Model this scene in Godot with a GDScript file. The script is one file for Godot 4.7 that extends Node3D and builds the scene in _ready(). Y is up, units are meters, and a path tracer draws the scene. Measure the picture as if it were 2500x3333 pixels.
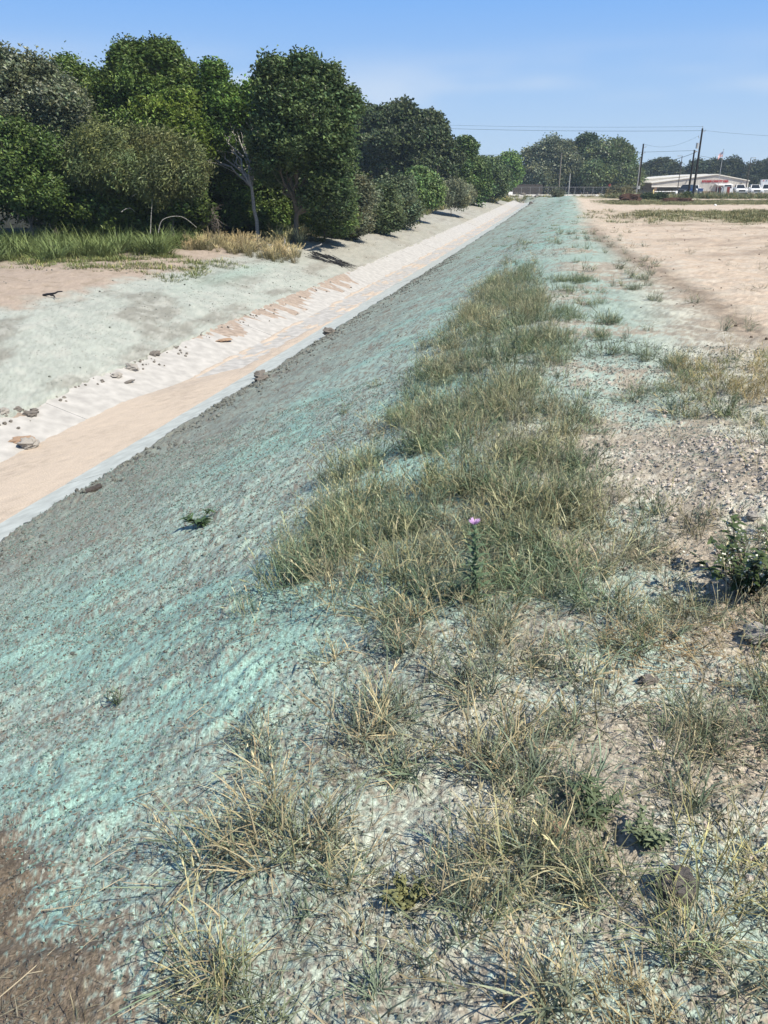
extends Node3D

# ---------------------------------------------------------------- survey constants
const LENS := 2507.0          # focal length in photo pixels (photo 2500 x 3333)
const PITCH := 23.05
const AZ := 0.2213            # heading of the channel, right of straight ahead
const L_TOP := -9.3           # lateral position of the channel's edges and feet
const L_FOOT := -8.15
const R_FOOT := -7.15
const R_TOP := -6.0
const END_S := 139.0

var rng := RandomNumberGenerator.new()
var used := {}
var nA := FastNoiseLite.new()
var nB := FastNoiseLite.new()
var nC := FastNoiseLite.new()
var nD := FastNoiseLite.new()
var nE := FastNoiseLite.new()
var sa := sin(AZ)
var ca := cos(AZ)
var M := {}

# ---------------------------------------------------------------- naming helpers
func numbered(called: String) -> String:
	var n: int = used.get(called, 0)
	used[called] = n + 1
	return called if n == 0 else "%s_%03d" % [called, n]

func tag(o: Node, label: String, category: String, group := "", kind := "") -> Node:
	o.set_meta("label", label)
	o.set_meta("category", category)
	if group != "": o.set_meta("group", group)
	if kind != "": o.set_meta("kind", kind)
	return o

func thing(called: String, label: String, category: String, at := Vector3.ZERO, turn := 0.0, group := "") -> Node3D:
	var o := Node3D.new()
	o.name = numbered(called)
	add_child(o)
	o.position = at
	o.rotation.y = turn
	tag(o, label, category, group)
	return o

func put(called: String, mesh: Mesh, mat: Material, parent: Node = null) -> MeshInstance3D:
	var o := MeshInstance3D.new()
	o.mesh = mesh
	o.material_override = mat
	if parent == null:
		o.name = numbered(called)
		add_child(o)
	else:
		o.name = called
		parent.add_child(o, true)
	return o

func swarm(called: String, mesh: Mesh, mat: Material, xf: Array, cols: PackedColorArray, parent: Node = null) -> MultiMeshInstance3D:
	var mm := MultiMesh.new()
	mm.transform_format = MultiMesh.TRANSFORM_3D
	mm.use_colors = true
	mm.mesh = mesh
	mm.instance_count = xf.size()
	for i in xf.size():
		mm.set_instance_transform(i, xf[i])
		mm.set_instance_color(i, cols[i])
	var o := MultiMeshInstance3D.new()
	o.multimesh = mm
	o.material_override = mat
	if parent == null:
		o.name = numbered(called)
		add_child(o)
	else:
		o.name = called
		parent.add_child(o, true)
	return o

func rf(a: float, b: float) -> float: return rng.randf_range(a, b)

# ---------------------------------------------------------------- survey: sight lines and the lie of the land
func sight(u: float, v: float) -> Vector3:
	var th := deg_to_rad(PITCH)
	var x := (u - 1250.0) / LENS
	var up := (1666.5 - v) / LENS
	return Vector3(x, up * cos(th) - sin(th), -cos(th) - up * sin(th))

func on_plane(u: float, v: float, z: float) -> Vector3:      # where the sight line meets the plane z
	var d := sight(u, v)
	return d * (z / d.z)

func on_ground(u: float, v: float) -> Vector3:
	var d := sight(u, v)
	var t := 0.8
	var last := t
	while t < 400.0:
		var p := d * t
		if p.y < ground(p.x, p.z):
			for k in 14:
				var m := (last + t) / 2.0
				p = d * m
				if p.y < ground(p.x, p.z): t = m
				else: last = m
			p = d * t
			p.y = ground(p.x, p.z)
			return p
		last = t
		t *= 1.01
	return d * 200.0

func to_world(s: float, lat: float) -> Vector2:
	return Vector2(lat * ca + s * sa, lat * sa - s * ca)

func edge_y(s: float) -> float:
	s = clampf(s, -10.0, END_S)
	return -(3.79 - 0.00374 * s - 0.000042 * s * s)

func smin(a: float, b: float, k: float) -> float:
	var h := clampf(0.5 + 0.5 * (b - a) / k, 0.0, 1.0)
	return lerpf(b, a, h) - k * h * (1.0 - h)

func field_y(s: float) -> float:
	return lerpf(-1.65, -1.92, smoothstep(15.0, 110.0, s))

func left_y(s: float) -> float:
	return lerpf(-2.5, -2.0, smoothstep(45.0, 135.0, s))

func lay(s: float, lat: float) -> float:                     # the graded form without roughness
	var e := edge_y(s)
	var y: float
	if lat > (L_TOP + R_TOP) / 2.0:
		var f := field_y(s)
		var berm := 0.30 * smoothstep(50.0, 110.0, s) * exp(-pow((lat + 0.4) / 1.6, 2.0))
		var k := (f + berm - e) / 5.35
		y = smin(e + 0.03 + (lat - R_TOP) * k, f + berm, 0.35 + 0.1 * smoothstep(4.0, 20.0, s))
	else:
		var f2 := left_y(s)
		y = smin(e + 0.03 + (L_TOP - lat) * 0.40, f2, 1.5)
	if s > END_S:
		y = lerpf(y, -1.97, smoothstep(END_S + 0.5, END_S + 4.0, s))
	return y

func ground(x: float, z: float) -> float:
	var s := x * sa - z * ca
	var lat := x * ca + z * sa
	var y := lay(s, lat)
	var r2 := x * x + z * z
	# roughness
	var rough := 1.0
	if lat < R_TOP + 0.05 and lat > L_TOP - 0.05 and s < END_S:      # under the concrete
		var wr := maxf(0.0, 0.05 + 0.16 * nB.get_noise_2d(s * 0.45, 5.0) + 0.07 * nC.get_noise_2d(s * 2.1, 9.0))
		var wl := maxf(0.0, 0.02 + 0.15 * nB.get_noise_2d(s * 0.45, 25.0) + 0.08 * nC.get_noise_2d(s * 2.1, 19.0))
		var fall := maxf(minf(lat - L_TOP - wl, R_TOP - lat - wr), -0.05)
		var inner := minf(lat - L_TOP, R_TOP - lat)
		if fall > 0.2: return edge_y(s) - 0.76
		return edge_y(s) + 0.05 - 0.3 * maxf(inner, 0.0) - 2.6 * (fall + 0.05) + 0.02 * nD.get_noise_2d(x * 9.0, z * 9.0)
	var a := nA.get_noise_2d(x * 0.55, z * 0.55)
	var b := nB.get_noise_2d(x * 2.6, z * 2.6)
	y += 0.045 * a + 0.022 * b
	if z < -138.0: y = minf(y, -1.93)
	if r2 < 9000.0:
		var c := nC.get_noise_2d(x * 9.0, z * 9.0)
		var e2 := nD.get_noise_2d(x * 30.0, z * 30.0)
		var near := 1.0 - smoothstep(3000.0, 9000.0, r2)
		if lat > -0.9:
			rough = 1.0 + 0.5 * smoothstep(0.3, 1.3, lat) * (1.0 - smoothstep(6.0, 10.0, s))
			y += rough * (0.022 * c * absf(c) + 0.0055 * e2) * near
			# heap of loose rubble to the right
			y += 0.16 * exp(-(pow((lat - 1.35) / 0.55, 2.0) + pow((s - 4.6) / 0.8, 2.0)))
		elif lat > R_TOP:
			var toe := 1.0 - smoothstep(R_TOP + 0.15, R_TOP + 1.1, lat)
			var q := sin((0.76 * lat - 0.64 * s + 0.22 * nA.get_noise_2d(x * 1.3, z * 1.3)) * TAU / 0.15)
			y += (0.0042 * e2 + 0.005 * c + 0.011 * q * (1.0 - smoothstep(4.0, 10.0, s)) * smoothstep(-4.6, -3.4, lat) * clampf(0.5 + 1.2 * b, 0.0, 1.0) + toe * 0.05 * maxf(c + 0.1, 0.0)) * near
		else:
			var st := nC.get_noise_2d(s * 5.0, lat * 1.2)
			y += (0.009 * e2 + 0.005 * st + 0.010 * c) * near
	return y

# ---------------------------------------------------------------- shapes
func new_st() -> SurfaceTool:
	var st := SurfaceTool.new()
	st.begin(Mesh.PRIMITIVE_TRIANGLES)
	st.set_smooth_group(-1)
	return st

func done(st: SurfaceTool) -> ArrayMesh:
	st.generate_normals()
	return st.commit()

func quad(st: SurfaceTool, a: Vector3, b: Vector3, c: Vector3, d: Vector3) -> void:
	for p in [a, b, c, a, c, d]:
		st.add_vertex(p)

func box(st: SurfaceTool, c: Vector3, s: Vector3, bas := Basis.IDENTITY) -> void:
	var h := s / 2.0
	var p := []
	for i in 8:
		p.append(c + bas * Vector3(h.x if i & 1 else -h.x, h.y if i & 2 else -h.y, h.z if i & 4 else -h.z))
	quad(st, p[4], p[6], p[7], p[5])
	quad(st, p[1], p[3], p[2], p[0])
	quad(st, p[5], p[7], p[3], p[1])
	quad(st, p[0], p[2], p[6], p[4])
	quad(st, p[6], p[2], p[3], p[7])
	quad(st, p[0], p[4], p[5], p[1])

func box_mesh(c: Vector3, s: Vector3, bas := Basis.IDENTITY) -> ArrayMesh:
	var st := new_st()
	box(st, c, s, bas)
	return done(st)

func tube(st: SurfaceTool, pts: Array, radii: Array, sides := 7, smooth := true) -> void:
	st.set_smooth_group(0 if smooth else -1)
	var rings := []
	var ref := Vector3(0.31, 0.17, 0.93).normalized()
	for i in pts.size():
		var d: Vector3 = (pts[mini(i + 1, pts.size() - 1)] - pts[maxi(i - 1, 0)]).normalized()
		var sx := d.cross(ref)
		if sx.length() < 0.05: sx = d.cross(Vector3.RIGHT)
		sx = sx.normalized()
		var sy := d.cross(sx)
		var ring := []
		for k in sides:
			var a := TAU * k / sides
			ring.append(pts[i] + (sx * cos(a) + sy * sin(a)) * float(radii[i]))
		rings.append(ring)
	for i in pts.size() - 1:
		for k in sides:
			var k2 := (k + 1) % sides
			quad(st, rings[i][k], rings[i + 1][k], rings[i + 1][k2], rings[i][k2])
	st.set_smooth_group(-1)
	for k in range(1, sides - 1):
		var top: Array = rings[-1]
		var bot: Array = rings[0]
		for p in [top[0], top[k + 1], top[k], bot[0], bot[k], bot[k + 1]]: st.add_vertex(p)

func tube_mesh(pts: Array, radii: Array, sides := 7) -> ArrayMesh:
	var st := new_st()
	tube(st, pts, radii, sides)
	return done(st)

func prism(st: SurfaceTool, poly: PackedVector2Array, z0: float, z1: float, inset := 0.0) -> void:   # polygon in x,y pushed from z0 to z1
	var mid := Vector2.ZERO
	for q in poly: mid += q / poly.size()
	var tri := Geometry2D.triangulate_polygon(poly)
	for i in range(0, tri.size(), 3):
		for k in [0, 1, 2]:
			var q: Vector2 = poly[tri[i + k]]
			st.add_vertex(Vector3(q.x, q.y, z1))
		for k in [2, 1, 0]:
			var q: Vector2 = poly[tri[i + k]]
			st.add_vertex(Vector3(q.x, q.y, z0))
	for i in poly.size():
		var a := poly[i]
		var b := poly[(i + 1) % poly.size()]
		quad(st, Vector3(a.x, a.y, z0), Vector3(b.x, b.y, z0), Vector3(b.x, b.y, z1), Vector3(a.x, a.y, z1))

func lump(seed_: int, size: Vector3, rough := 0.25, rings := 7, segs := 10) -> ArrayMesh:      # a stone or clod
	var n := FastNoiseLite.new()
	n.seed = seed_
	n.frequency = 0.9
	n.noise_type = FastNoiseLite.TYPE_SIMPLEX
	var st := new_st()
	var p := []
	for i in rings + 1:
		var row := []
		for k in segs:
			var th := PI * i / rings
			var ph := TAU * k / segs
			var d := Vector3(sin(th) * cos(ph), cos(th), sin(th) * sin(ph))
			var r := 1.0 + rough * n.get_noise_3d(d.x * 1.6, d.y * 1.6, d.z * 1.6) * 2.0 + rough * 0.5 * n.get_noise_3d(d.x * 4.0, d.y * 4.0 + 7.0, d.z * 4.0)
			row.append(d * r * size * 0.5)
		p.append(row)
	for i in rings:
		for k in segs:
			var k2 := (k + 1) % segs
			quad(st, p[i][k], p[i][k2], p[i + 1][k2], p[i + 1][k])
	return done(st)

# ---------------------------------------------------------------- materials
func mat(col: Color, rough := 0.85) -> StandardMaterial3D:      # col in linear real-world values
	var m := StandardMaterial3D.new()
	m.albedo_color = col.linear_to_srgb()
	m.roughness = rough
	m.metallic_specular = 0.35
	return m

func noise_tex(size: int, freq: float, seed_: int, lo: float, hi: float, octaves := 4, kind := FastNoiseLite.TYPE_SIMPLEX_SMOOTH) -> NoiseTexture2D:
	var n := FastNoiseLite.new()
	n.seed = seed_
	n.frequency = freq
	n.noise_type = kind
	n.fractal_octaves = octaves
	var t := NoiseTexture2D.new()
	t.width = size
	t.height = size
	t.seamless = true
	t.noise = n
	var g := Gradient.new()
	g.colors = PackedColorArray([Color(lo, lo, lo), Color(hi, hi, hi)])
	t.color_ramp = g
	return t

func textured(col: Color, rough: float, tex: Texture2D, scale: float, bump := 0.0, btex: Texture2D = null) -> StandardMaterial3D:
	var m := mat(col, rough)
	m.albedo_texture = tex
	m.uv1_triplanar = true
	m.uv1_world_triplanar = true
	m.uv1_scale = Vector3.ONE * scale
	if bump > 0.0:
		m.heightmap_enabled = true
		m.heightmap_texture = btex if btex else tex
		m.heightmap_scale = bump
	return m

func leafy(rough := 0.5, through := 0.62) -> StandardMaterial3D:
	var m := StandardMaterial3D.new()
	m.vertex_color_use_as_albedo = true
	m.roughness = rough
	m.metallic_specular = 0.4
	m.backlight_enabled = true
	m.backlight = Color(through, through, through)
	m.cull_mode = BaseMaterial3D.CULL_DISABLED
	return m

func make_materials() -> void:
	var grit := noise_tex(1024, 0.05, 3, 0.55, 1.0, 5)
	var grit2 := noise_tex(1024, 0.09, 9, 0.0, 1.0, 4)
	M.ground = textured(Color(1, 1, 1), 0.95, grit, 1.4, 0.4, grit2)
	M.ground.vertex_color_use_as_albedo = true
	M.ground.metallic_specular = 0.2
	var conc := noise_tex(1024, 0.008, 21, 0.80, 1.0, 6)
	M.concrete = textured(Color(0.475, 0.46, 0.435), 0.9, conc, 0.35)
	M.concrete_dusted = textured(Color(0.55, 0.585, 0.55), 0.9, conc, 0.35)
	M.pavement = textured(Color(0.62, 0.59, 0.54), 0.9, conc, 0.1)
	M.sand = textured(Color(0.605, 0.51, 0.415), 0.95, noise_tex(1024, 0.05, 31, 0.78, 1.0, 5), 0.7, 0.8, grit2)
	M.sand.vertex_color_use_as_albedo = true
	M.leaf = leafy()
	M.grass = leafy(0.6, 0.35)
	M.bark = textured(Color(0.30, 0.265, 0.225), 0.95, noise_tex(512, 0.03, 41, 0.45, 1.0, 5), 2.0, 2.0)
	M.bark_pale = textured(Color(0.66, 0.63, 0.58), 0.9, noise_tex(512, 0.03, 42, 0.4, 1.0, 5), 1.2, 1.5)
	M.bark_dark = textured(Color(0.13, 0.11, 0.095), 0.95, noise_tex(512, 0.03, 43, 0.5, 1.0, 5), 1.5, 2.0)
	M.stone = textured(Color(0.50, 0.47, 0.43), 0.9, grit, 4.0, 0.6)
	M.stone_tan = textured(Color(0.52, 0.36, 0.25), 0.9, grit, 4.0, 0.6)
	M.clod_dark = textured(Color(0.27, 0.245, 0.22), 0.95, grit, 5.0, 0.8)
	M.clod = textured(Color(1, 1, 1), 0.95, grit, 6.0, 0.4)
	M.clod.vertex_color_use_as_albedo = true
	M.rock_dark = textured(Color(0.15, 0.14, 0.135), 0.95, grit, 5.0, 0.8)
	M.dirt_dark = textured(Color(0.10, 0.055, 0.038), 0.95, grit, 0.8, 2.0)
	M.pole = textured(Color(0.030, 0.024, 0.020), 0.9, noise_tex(256, 0.05, 51, 0.6, 1.0), 1.0)
	M.pole_grey = mat(Color(0.30, 0.30, 0.29), 0.6)
	M.pole_wood = textured(Color(0.26, 0.23, 0.19), 0.9, noise_tex(256, 0.05, 52, 0.6, 1.0), 1.0)
	M.galv = mat(Color(0.42, 0.43, 0.43), 0.5)
	M.galv.metallic = 0.3
	M.fence = mat(Color(0.20, 0.20, 0.20), 0.6)
	M.wire = mat(Color(0.05, 0.05, 0.05), 0.7)
	M.dark = mat(Color(0.015, 0.015, 0.017), 0.6)
	M.black = mat(Color(0.02, 0.02, 0.022), 0.5)
	M.white = mat(Color(0.78, 0.78, 0.77), 0.3)
	M.white.clearcoat_enabled = true
	M.white.clearcoat = 0.6
	M.wall = textured(Color(0.52, 0.50, 0.46), 0.7, noise_tex(512, 0.01, 61, 0.88, 1.0), 0.1)
	M.roofm = mat(Color(0.60, 0.58, 0.52), 0.5)
	M.trim = mat(Color(0.68, 0.66, 0.60), 0.5)
	M.brick = textured(Color(0.34, 0.24, 0.17), 0.9, grit, 0.5)
	M.red = mat(Color(0.42, 0.03, 0.035), 0.6)
	M.door = mat(Color(0.16, 0.025, 0.02), 0.5)
	M.glass = mat(Color(0.015, 0.018, 0.022), 0.08)
	M.glass.metallic_specular = 0.5
	M.blue = mat(Color(0.02, 0.065, 0.20), 0.5)
	M.navy = mat(Color(0.035, 0.038, 0.045), 0.5)
	M.yellow = mat(Color(0.75, 0.58, 0.25), 0.6)
	M.tyre = mat(Color(0.02, 0.02, 0.02), 0.9)
	M.chrome = mat(Color(0.5, 0.5, 0.5), 0.25)
	M.chrome.metallic = 0.9
	M.lamp = mat(Color(0.7, 0.7, 0.7), 0.15)
	M.siding = textured(Color(0.20, 0.22, 0.235), 0.8, noise_tex(256, 0.02, 62, 0.85, 1.0), 0.2)
	M.shingle = textured(Color(0.12, 0.11, 0.10), 0.9, grit, 0.5)
	M.straw = leafy(0.7, 0.3)
	M.petal = leafy(0.6, 0.4)

# ---------------------------------------------------------------- the setting
func mixc(a: Color, b: Color, t: float) -> Color: return a.lerp(b, clampf(t, 0.0, 1.0))

func soil_colour(x: float, z: float) -> Color:
	var s := x * sa - z * ca
	var lat := x * ca + z * sa
	var r := sqrt(x * x + z * z)
	var big := nA.get_noise_2d(x * 0.35 + 50.0, z * 0.35)
	var mid := nB.get_noise_2d(x * 1.5 + 90.0, z * 1.5)
	var fine := nD.get_noise_2d(x * 34.0 + 11.0, z * 34.0)
	var flake := nE.get_noise_2d(x * 52.0, z * 52.0)
	var streak := nC.get_noise_2d(s * 1.2, lat * 7.0)
	var pink := Color(0.50, 0.395, 0.302)
	var pale := Color(0.45, 0.415, 0.355)
	var mint := Color(0.29, 0.375, 0.33)
	var greyt := Color(0.235, 0.26, 0.228)
	var brown := Color(0.155, 0.125, 0.092)
	var dull := Color(0.24, 0.215, 0.18)
	var olive := Color(0.17, 0.175, 0.085)
	var c: Color
	if lat > (L_TOP + R_TOP) / 2.0:
		# the bank: dense sprayed mulch, greyer towards the toe
		var m := mint
		m = mixc(m, greyt, smoothstep(-2.6, -4.8, lat + 0.7 * big) * (1.0 - 0.55 * smoothstep(10.0, 40.0, s)) * 0.85)
		m = mixc(m, Color(0.28, 0.355, 0.315), smoothstep(12.0, 40.0, s) * 0.6)
		m = mixc(m, Color(0.215, 0.365, 0.32), 0.72 * smoothstep(0.0, 0.5, big + 0.5 * mid + 0.3 * (1.0 - smoothstep(3.0, 6.0, s))) * smoothstep(-4.5, -2.5, lat))
		var cover := 0.70 + 0.30 * mid + 0.08 * streak + 0.12 * big
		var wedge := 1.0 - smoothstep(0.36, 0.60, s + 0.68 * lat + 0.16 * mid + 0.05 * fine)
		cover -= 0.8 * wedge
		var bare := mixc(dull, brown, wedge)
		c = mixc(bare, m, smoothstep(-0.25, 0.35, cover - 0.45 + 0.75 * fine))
		# crest and field: thinner mulch over pale soil, then bare pinkish dirt
		var fieldish := smoothstep(-1.0, 0.25, lat + 0.35 * mid + 0.2 * big)
		if s > 26.0: fieldish = smoothstep(-0.4, 0.9, lat + 0.5 * mid + 0.3 * big)
		var thin := mixc(Color(0.335, 0.30, 0.245), Color(0.44, 0.425, 0.36), smoothstep(-0.3, 0.35, mid + 0.6 * fine + 0.4 * big))
		thin = mixc(thin, Color(0.26, 0.35, 0.31), 0.85 * smoothstep(-0.05, 0.35, big + 0.6 * mid + 0.6 * fine + 0.30 * smoothstep(5.0, 7.0, s)) * (1.0 - smoothstep(0.6, 1.9, lat)))
		var turn := 2.35 - 0.045 * (s - 8.0) + 0.5 * mid
		if s < 8.0: turn = lerpf(1.0, 2.35, smoothstep(3.0, 8.0, s)) + 0.35 * mid
		var pinkness := smoothstep(turn - 0.5, turn + 0.7, lat + 0.25 * big)
		if s > 30.0: pinkness = smoothstep(0.2, 1.6, lat + 0.7 * mid)
		thin = mixc(thin, mixc(pink, pale, 0.35 + 0.5 * mid), pinkness)
		# wheel track
		var tl := lerpf(2.25, 1.0, smoothstep(9.0, 31.0, s))
		var tr := exp(-pow((lat - tl - 0.1 * mid) / 0.30, 2.0)) * smoothstep(8.0, 10.5, s) * (1.0 - smoothstep(30.0, 45.0, s))
		thin = mixc(thin, Color(0.21, 0.165, 0.125), 0.9 * tr * clampf(0.8 + mid, 0.0, 1.0))
		# wheel tracks sweeping over the field
		var arc := Vector2(x + 30.0, z + 130.0).length() + 0.8 * big
		for rr in [94.0, 95.8, 101.0, 102.8, 106.5, 111.0, 112.8, 116.0]:
			var tw := exp(-pow((arc - rr) / 0.75, 2.0)) * clampf(0.65 + 1.3 * mid + big, 0.0, 1.0) * smoothstep(1.5, 4.0, lat)
			thin = mixc(thin, Color(0.26, 0.205, 0.16), 0.75 * tw)
		# field scratches
		var sc := nC.get_noise_2d(s * 0.5 + lat * 0.25, lat * 3.2 - s * 1.4)
		thin = mixc(thin, Color(0.31, 0.245, 0.19), 0.45 * smoothstep(0.25, 0.5, sc) * smoothstep(2.0, 4.0, lat) * smoothstep(10.0, 16.0, s))
		# grass bands crossing the far field
		var zz := -z + 5.0 * big
		var band := smoothstep(37.0, 42.0, zz) * (1.0 - smoothstep(58.0, 63.0, zz)) * smoothstep(-1.0, 10.0, lat + 3.0 * mid)
		band = maxf(band, smoothstep(80.0, 84.0, zz) * (1.0 - smoothstep(104.0, 112.0, zz)) * smoothstep(2.0, 6.0, lat + 3.0 * mid))
		band = maxf(band, smoothstep(118.0, 120.0, zz) * (1.0 - smoothstep(134.0, 138.0, zz)) * smoothstep(24.0, 30.0, x))
		thin = mixc(thin, olive, band * clampf(0.62 + 0.9 * mid + 0.4 * fine, 0.0, 0.85))
		c = mixc(c, thin, fieldish)
		# damp scraped soil along the toe
		var toe := (1.0 - smoothstep(R_TOP + 0.1, R_TOP + 1.0, lat + 0.4 * mid))
		c = mixc(c, Color(0.20, 0.185, 0.15), toe * 0.6 * clampf(0.6 + mid + 0.6 * fine, 0.0, 1.0))
	else:
		var sheet := mixc(Color(0.345, 0.37, 0.335), Color(0.25, 0.25, 0.22), smoothstep(0.0, 0.45, nA.get_noise_2d(s * 0.22 - 30.0, lat * 0.6) + 0.25 * streak))
		sheet = mixc(sheet, Color(0.38, 0.385, 0.35), smoothstep(0.0, 0.5, mid + 0.5 * streak) * 0.6)
		sheet = mixc(sheet, Color(0.31, 0.29, 0.25), smoothstep(26.0, 40.0, s) * 0.65)
		sheet = mixc(sheet, Color(0.25, 0.35, 0.30), 0.5 * exp(-pow((s - 27.0) / 4.0, 2.0) - pow((lat + 11.6) / 0.5, 2.0)))
		var lim := -13.0 - 0.45 * mid - 0.5 * big - 1.0 * smoothstep(26.0, 40.0, s)
		var dirt := mixc(Color(0.37, 0.305, 0.25), Color(0.28, 0.23, 0.18), smoothstep(0.0, 0.5, mid))
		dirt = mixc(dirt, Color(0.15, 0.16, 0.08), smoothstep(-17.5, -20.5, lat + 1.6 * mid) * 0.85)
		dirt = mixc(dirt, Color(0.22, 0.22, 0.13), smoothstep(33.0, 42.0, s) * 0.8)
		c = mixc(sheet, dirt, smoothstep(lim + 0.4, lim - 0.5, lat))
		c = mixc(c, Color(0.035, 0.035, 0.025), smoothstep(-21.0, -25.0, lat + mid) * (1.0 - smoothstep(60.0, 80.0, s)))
	var k := 1.0 + 0.30 * fine * (1.0 - 0.6 * smoothstep(5.0, 30.0, r)) + 0.12 * mid
	k += 0.35 * maxf(flake, 0.0) * (1.0 - smoothstep(3.0, 14.0, r))
	k *= 1.6
	return Color(c.r * k, c.g * k, c.b * k)

func build_ground() -> void:
	var ang := PackedFloat32Array()
	var a := -180.0
	while a < 179.5:
		ang.append(deg_to_rad(a))
		a += 0.15 if absf(a + 0.001) < 44.0 else (1.0 if absf(a) < 60.0 else 5.0)
	var rad := PackedFloat32Array()
	var r := 0.75
	while r < 1500.0:
		rad.append(r)
		r *= 1.0072 if r < 40.0 else (1.012 if r < 170.0 else 1.06)
	var na := ang.size()
	var nr := rad.size()
	var v := PackedVector3Array()
	var col := PackedColorArray()
	v.resize(na * nr + 1)
	col.resize(na * nr + 1)
	for j in nr:
		for i in na:
			var x := sin(ang[i]) * rad[j]
			var z := -cos(ang[i]) * rad[j]
			v[j * na + i] = Vector3(x, ground(x, z), z)
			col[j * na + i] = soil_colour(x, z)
	v[na * nr] = Vector3(0, ground(0, 0), 0)
	col[na * nr] = soil_colour(0, 0.01)
	var nor := PackedVector3Array()
	nor.resize(v.size())
	var idx := PackedInt32Array()
	idx.resize((nr - 1) * na * 6 + na * 3)
	var w := 0
	for j in nr:
		for i in na:
			var i2 := (i + 1) % na
			var j2 := mini(j + 1, nr - 1)
			var i0 := (i + na - 1) % na
			var j0 := maxi(j - 1, 0)
			nor[j * na + i] = (v[j * na + i2] - v[j * na + i0]).cross(v[j0 * na + i] - v[j2 * na + i]).normalized() * -1.0
			if nor[j * na + i].y < 0.0: nor[j * na + i] *= -1.0
			if j < nr - 1:
				var p := j * na + i
				var q := j * na + i2
				var p2 := (j + 1) * na + i
				var q2 := (j + 1) * na + i2
				idx[w] = p; idx[w + 1] = p2; idx[w + 2] = q2
				idx[w + 3] = p; idx[w + 4] = q2; idx[w + 5] = q
				w += 6
	for i in na:
		idx[w] = na * nr; idx[w + 1] = i; idx[w + 2] = (i + 1) % na
		w += 3
	nor[na * nr] = Vector3.UP
	var arr := []
	arr.resize(Mesh.ARRAY_MAX)
	arr[Mesh.ARRAY_VERTEX] = v
	arr[Mesh.ARRAY_NORMAL] = nor
	arr[Mesh.ARRAY_COLOR] = col
	arr[Mesh.ARRAY_INDEX] = idx
	var m := ArrayMesh.new()
	m.add_surface_from_arrays(Mesh.PRIMITIVE_TRIANGLES, arr)
	var g := put("ground", m, M.ground)
	tag(g, "graded earth with banks, bare pink dirt field and blue-green sprayed mulch", "ground", "", "structure")

func channel_point(s: float, lat: float, dy: float) -> Vector3:
	var w := to_world(s, lat)
	var e := edge_y(s)
	var y := e - 0.38 * minf(1.0, minf((lat - L_TOP) / (L_FOOT - L_TOP), (R_TOP - lat) / (R_TOP - R_FOOT)))
	return Vector3(w.x, y + dy, w.y)

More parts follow.
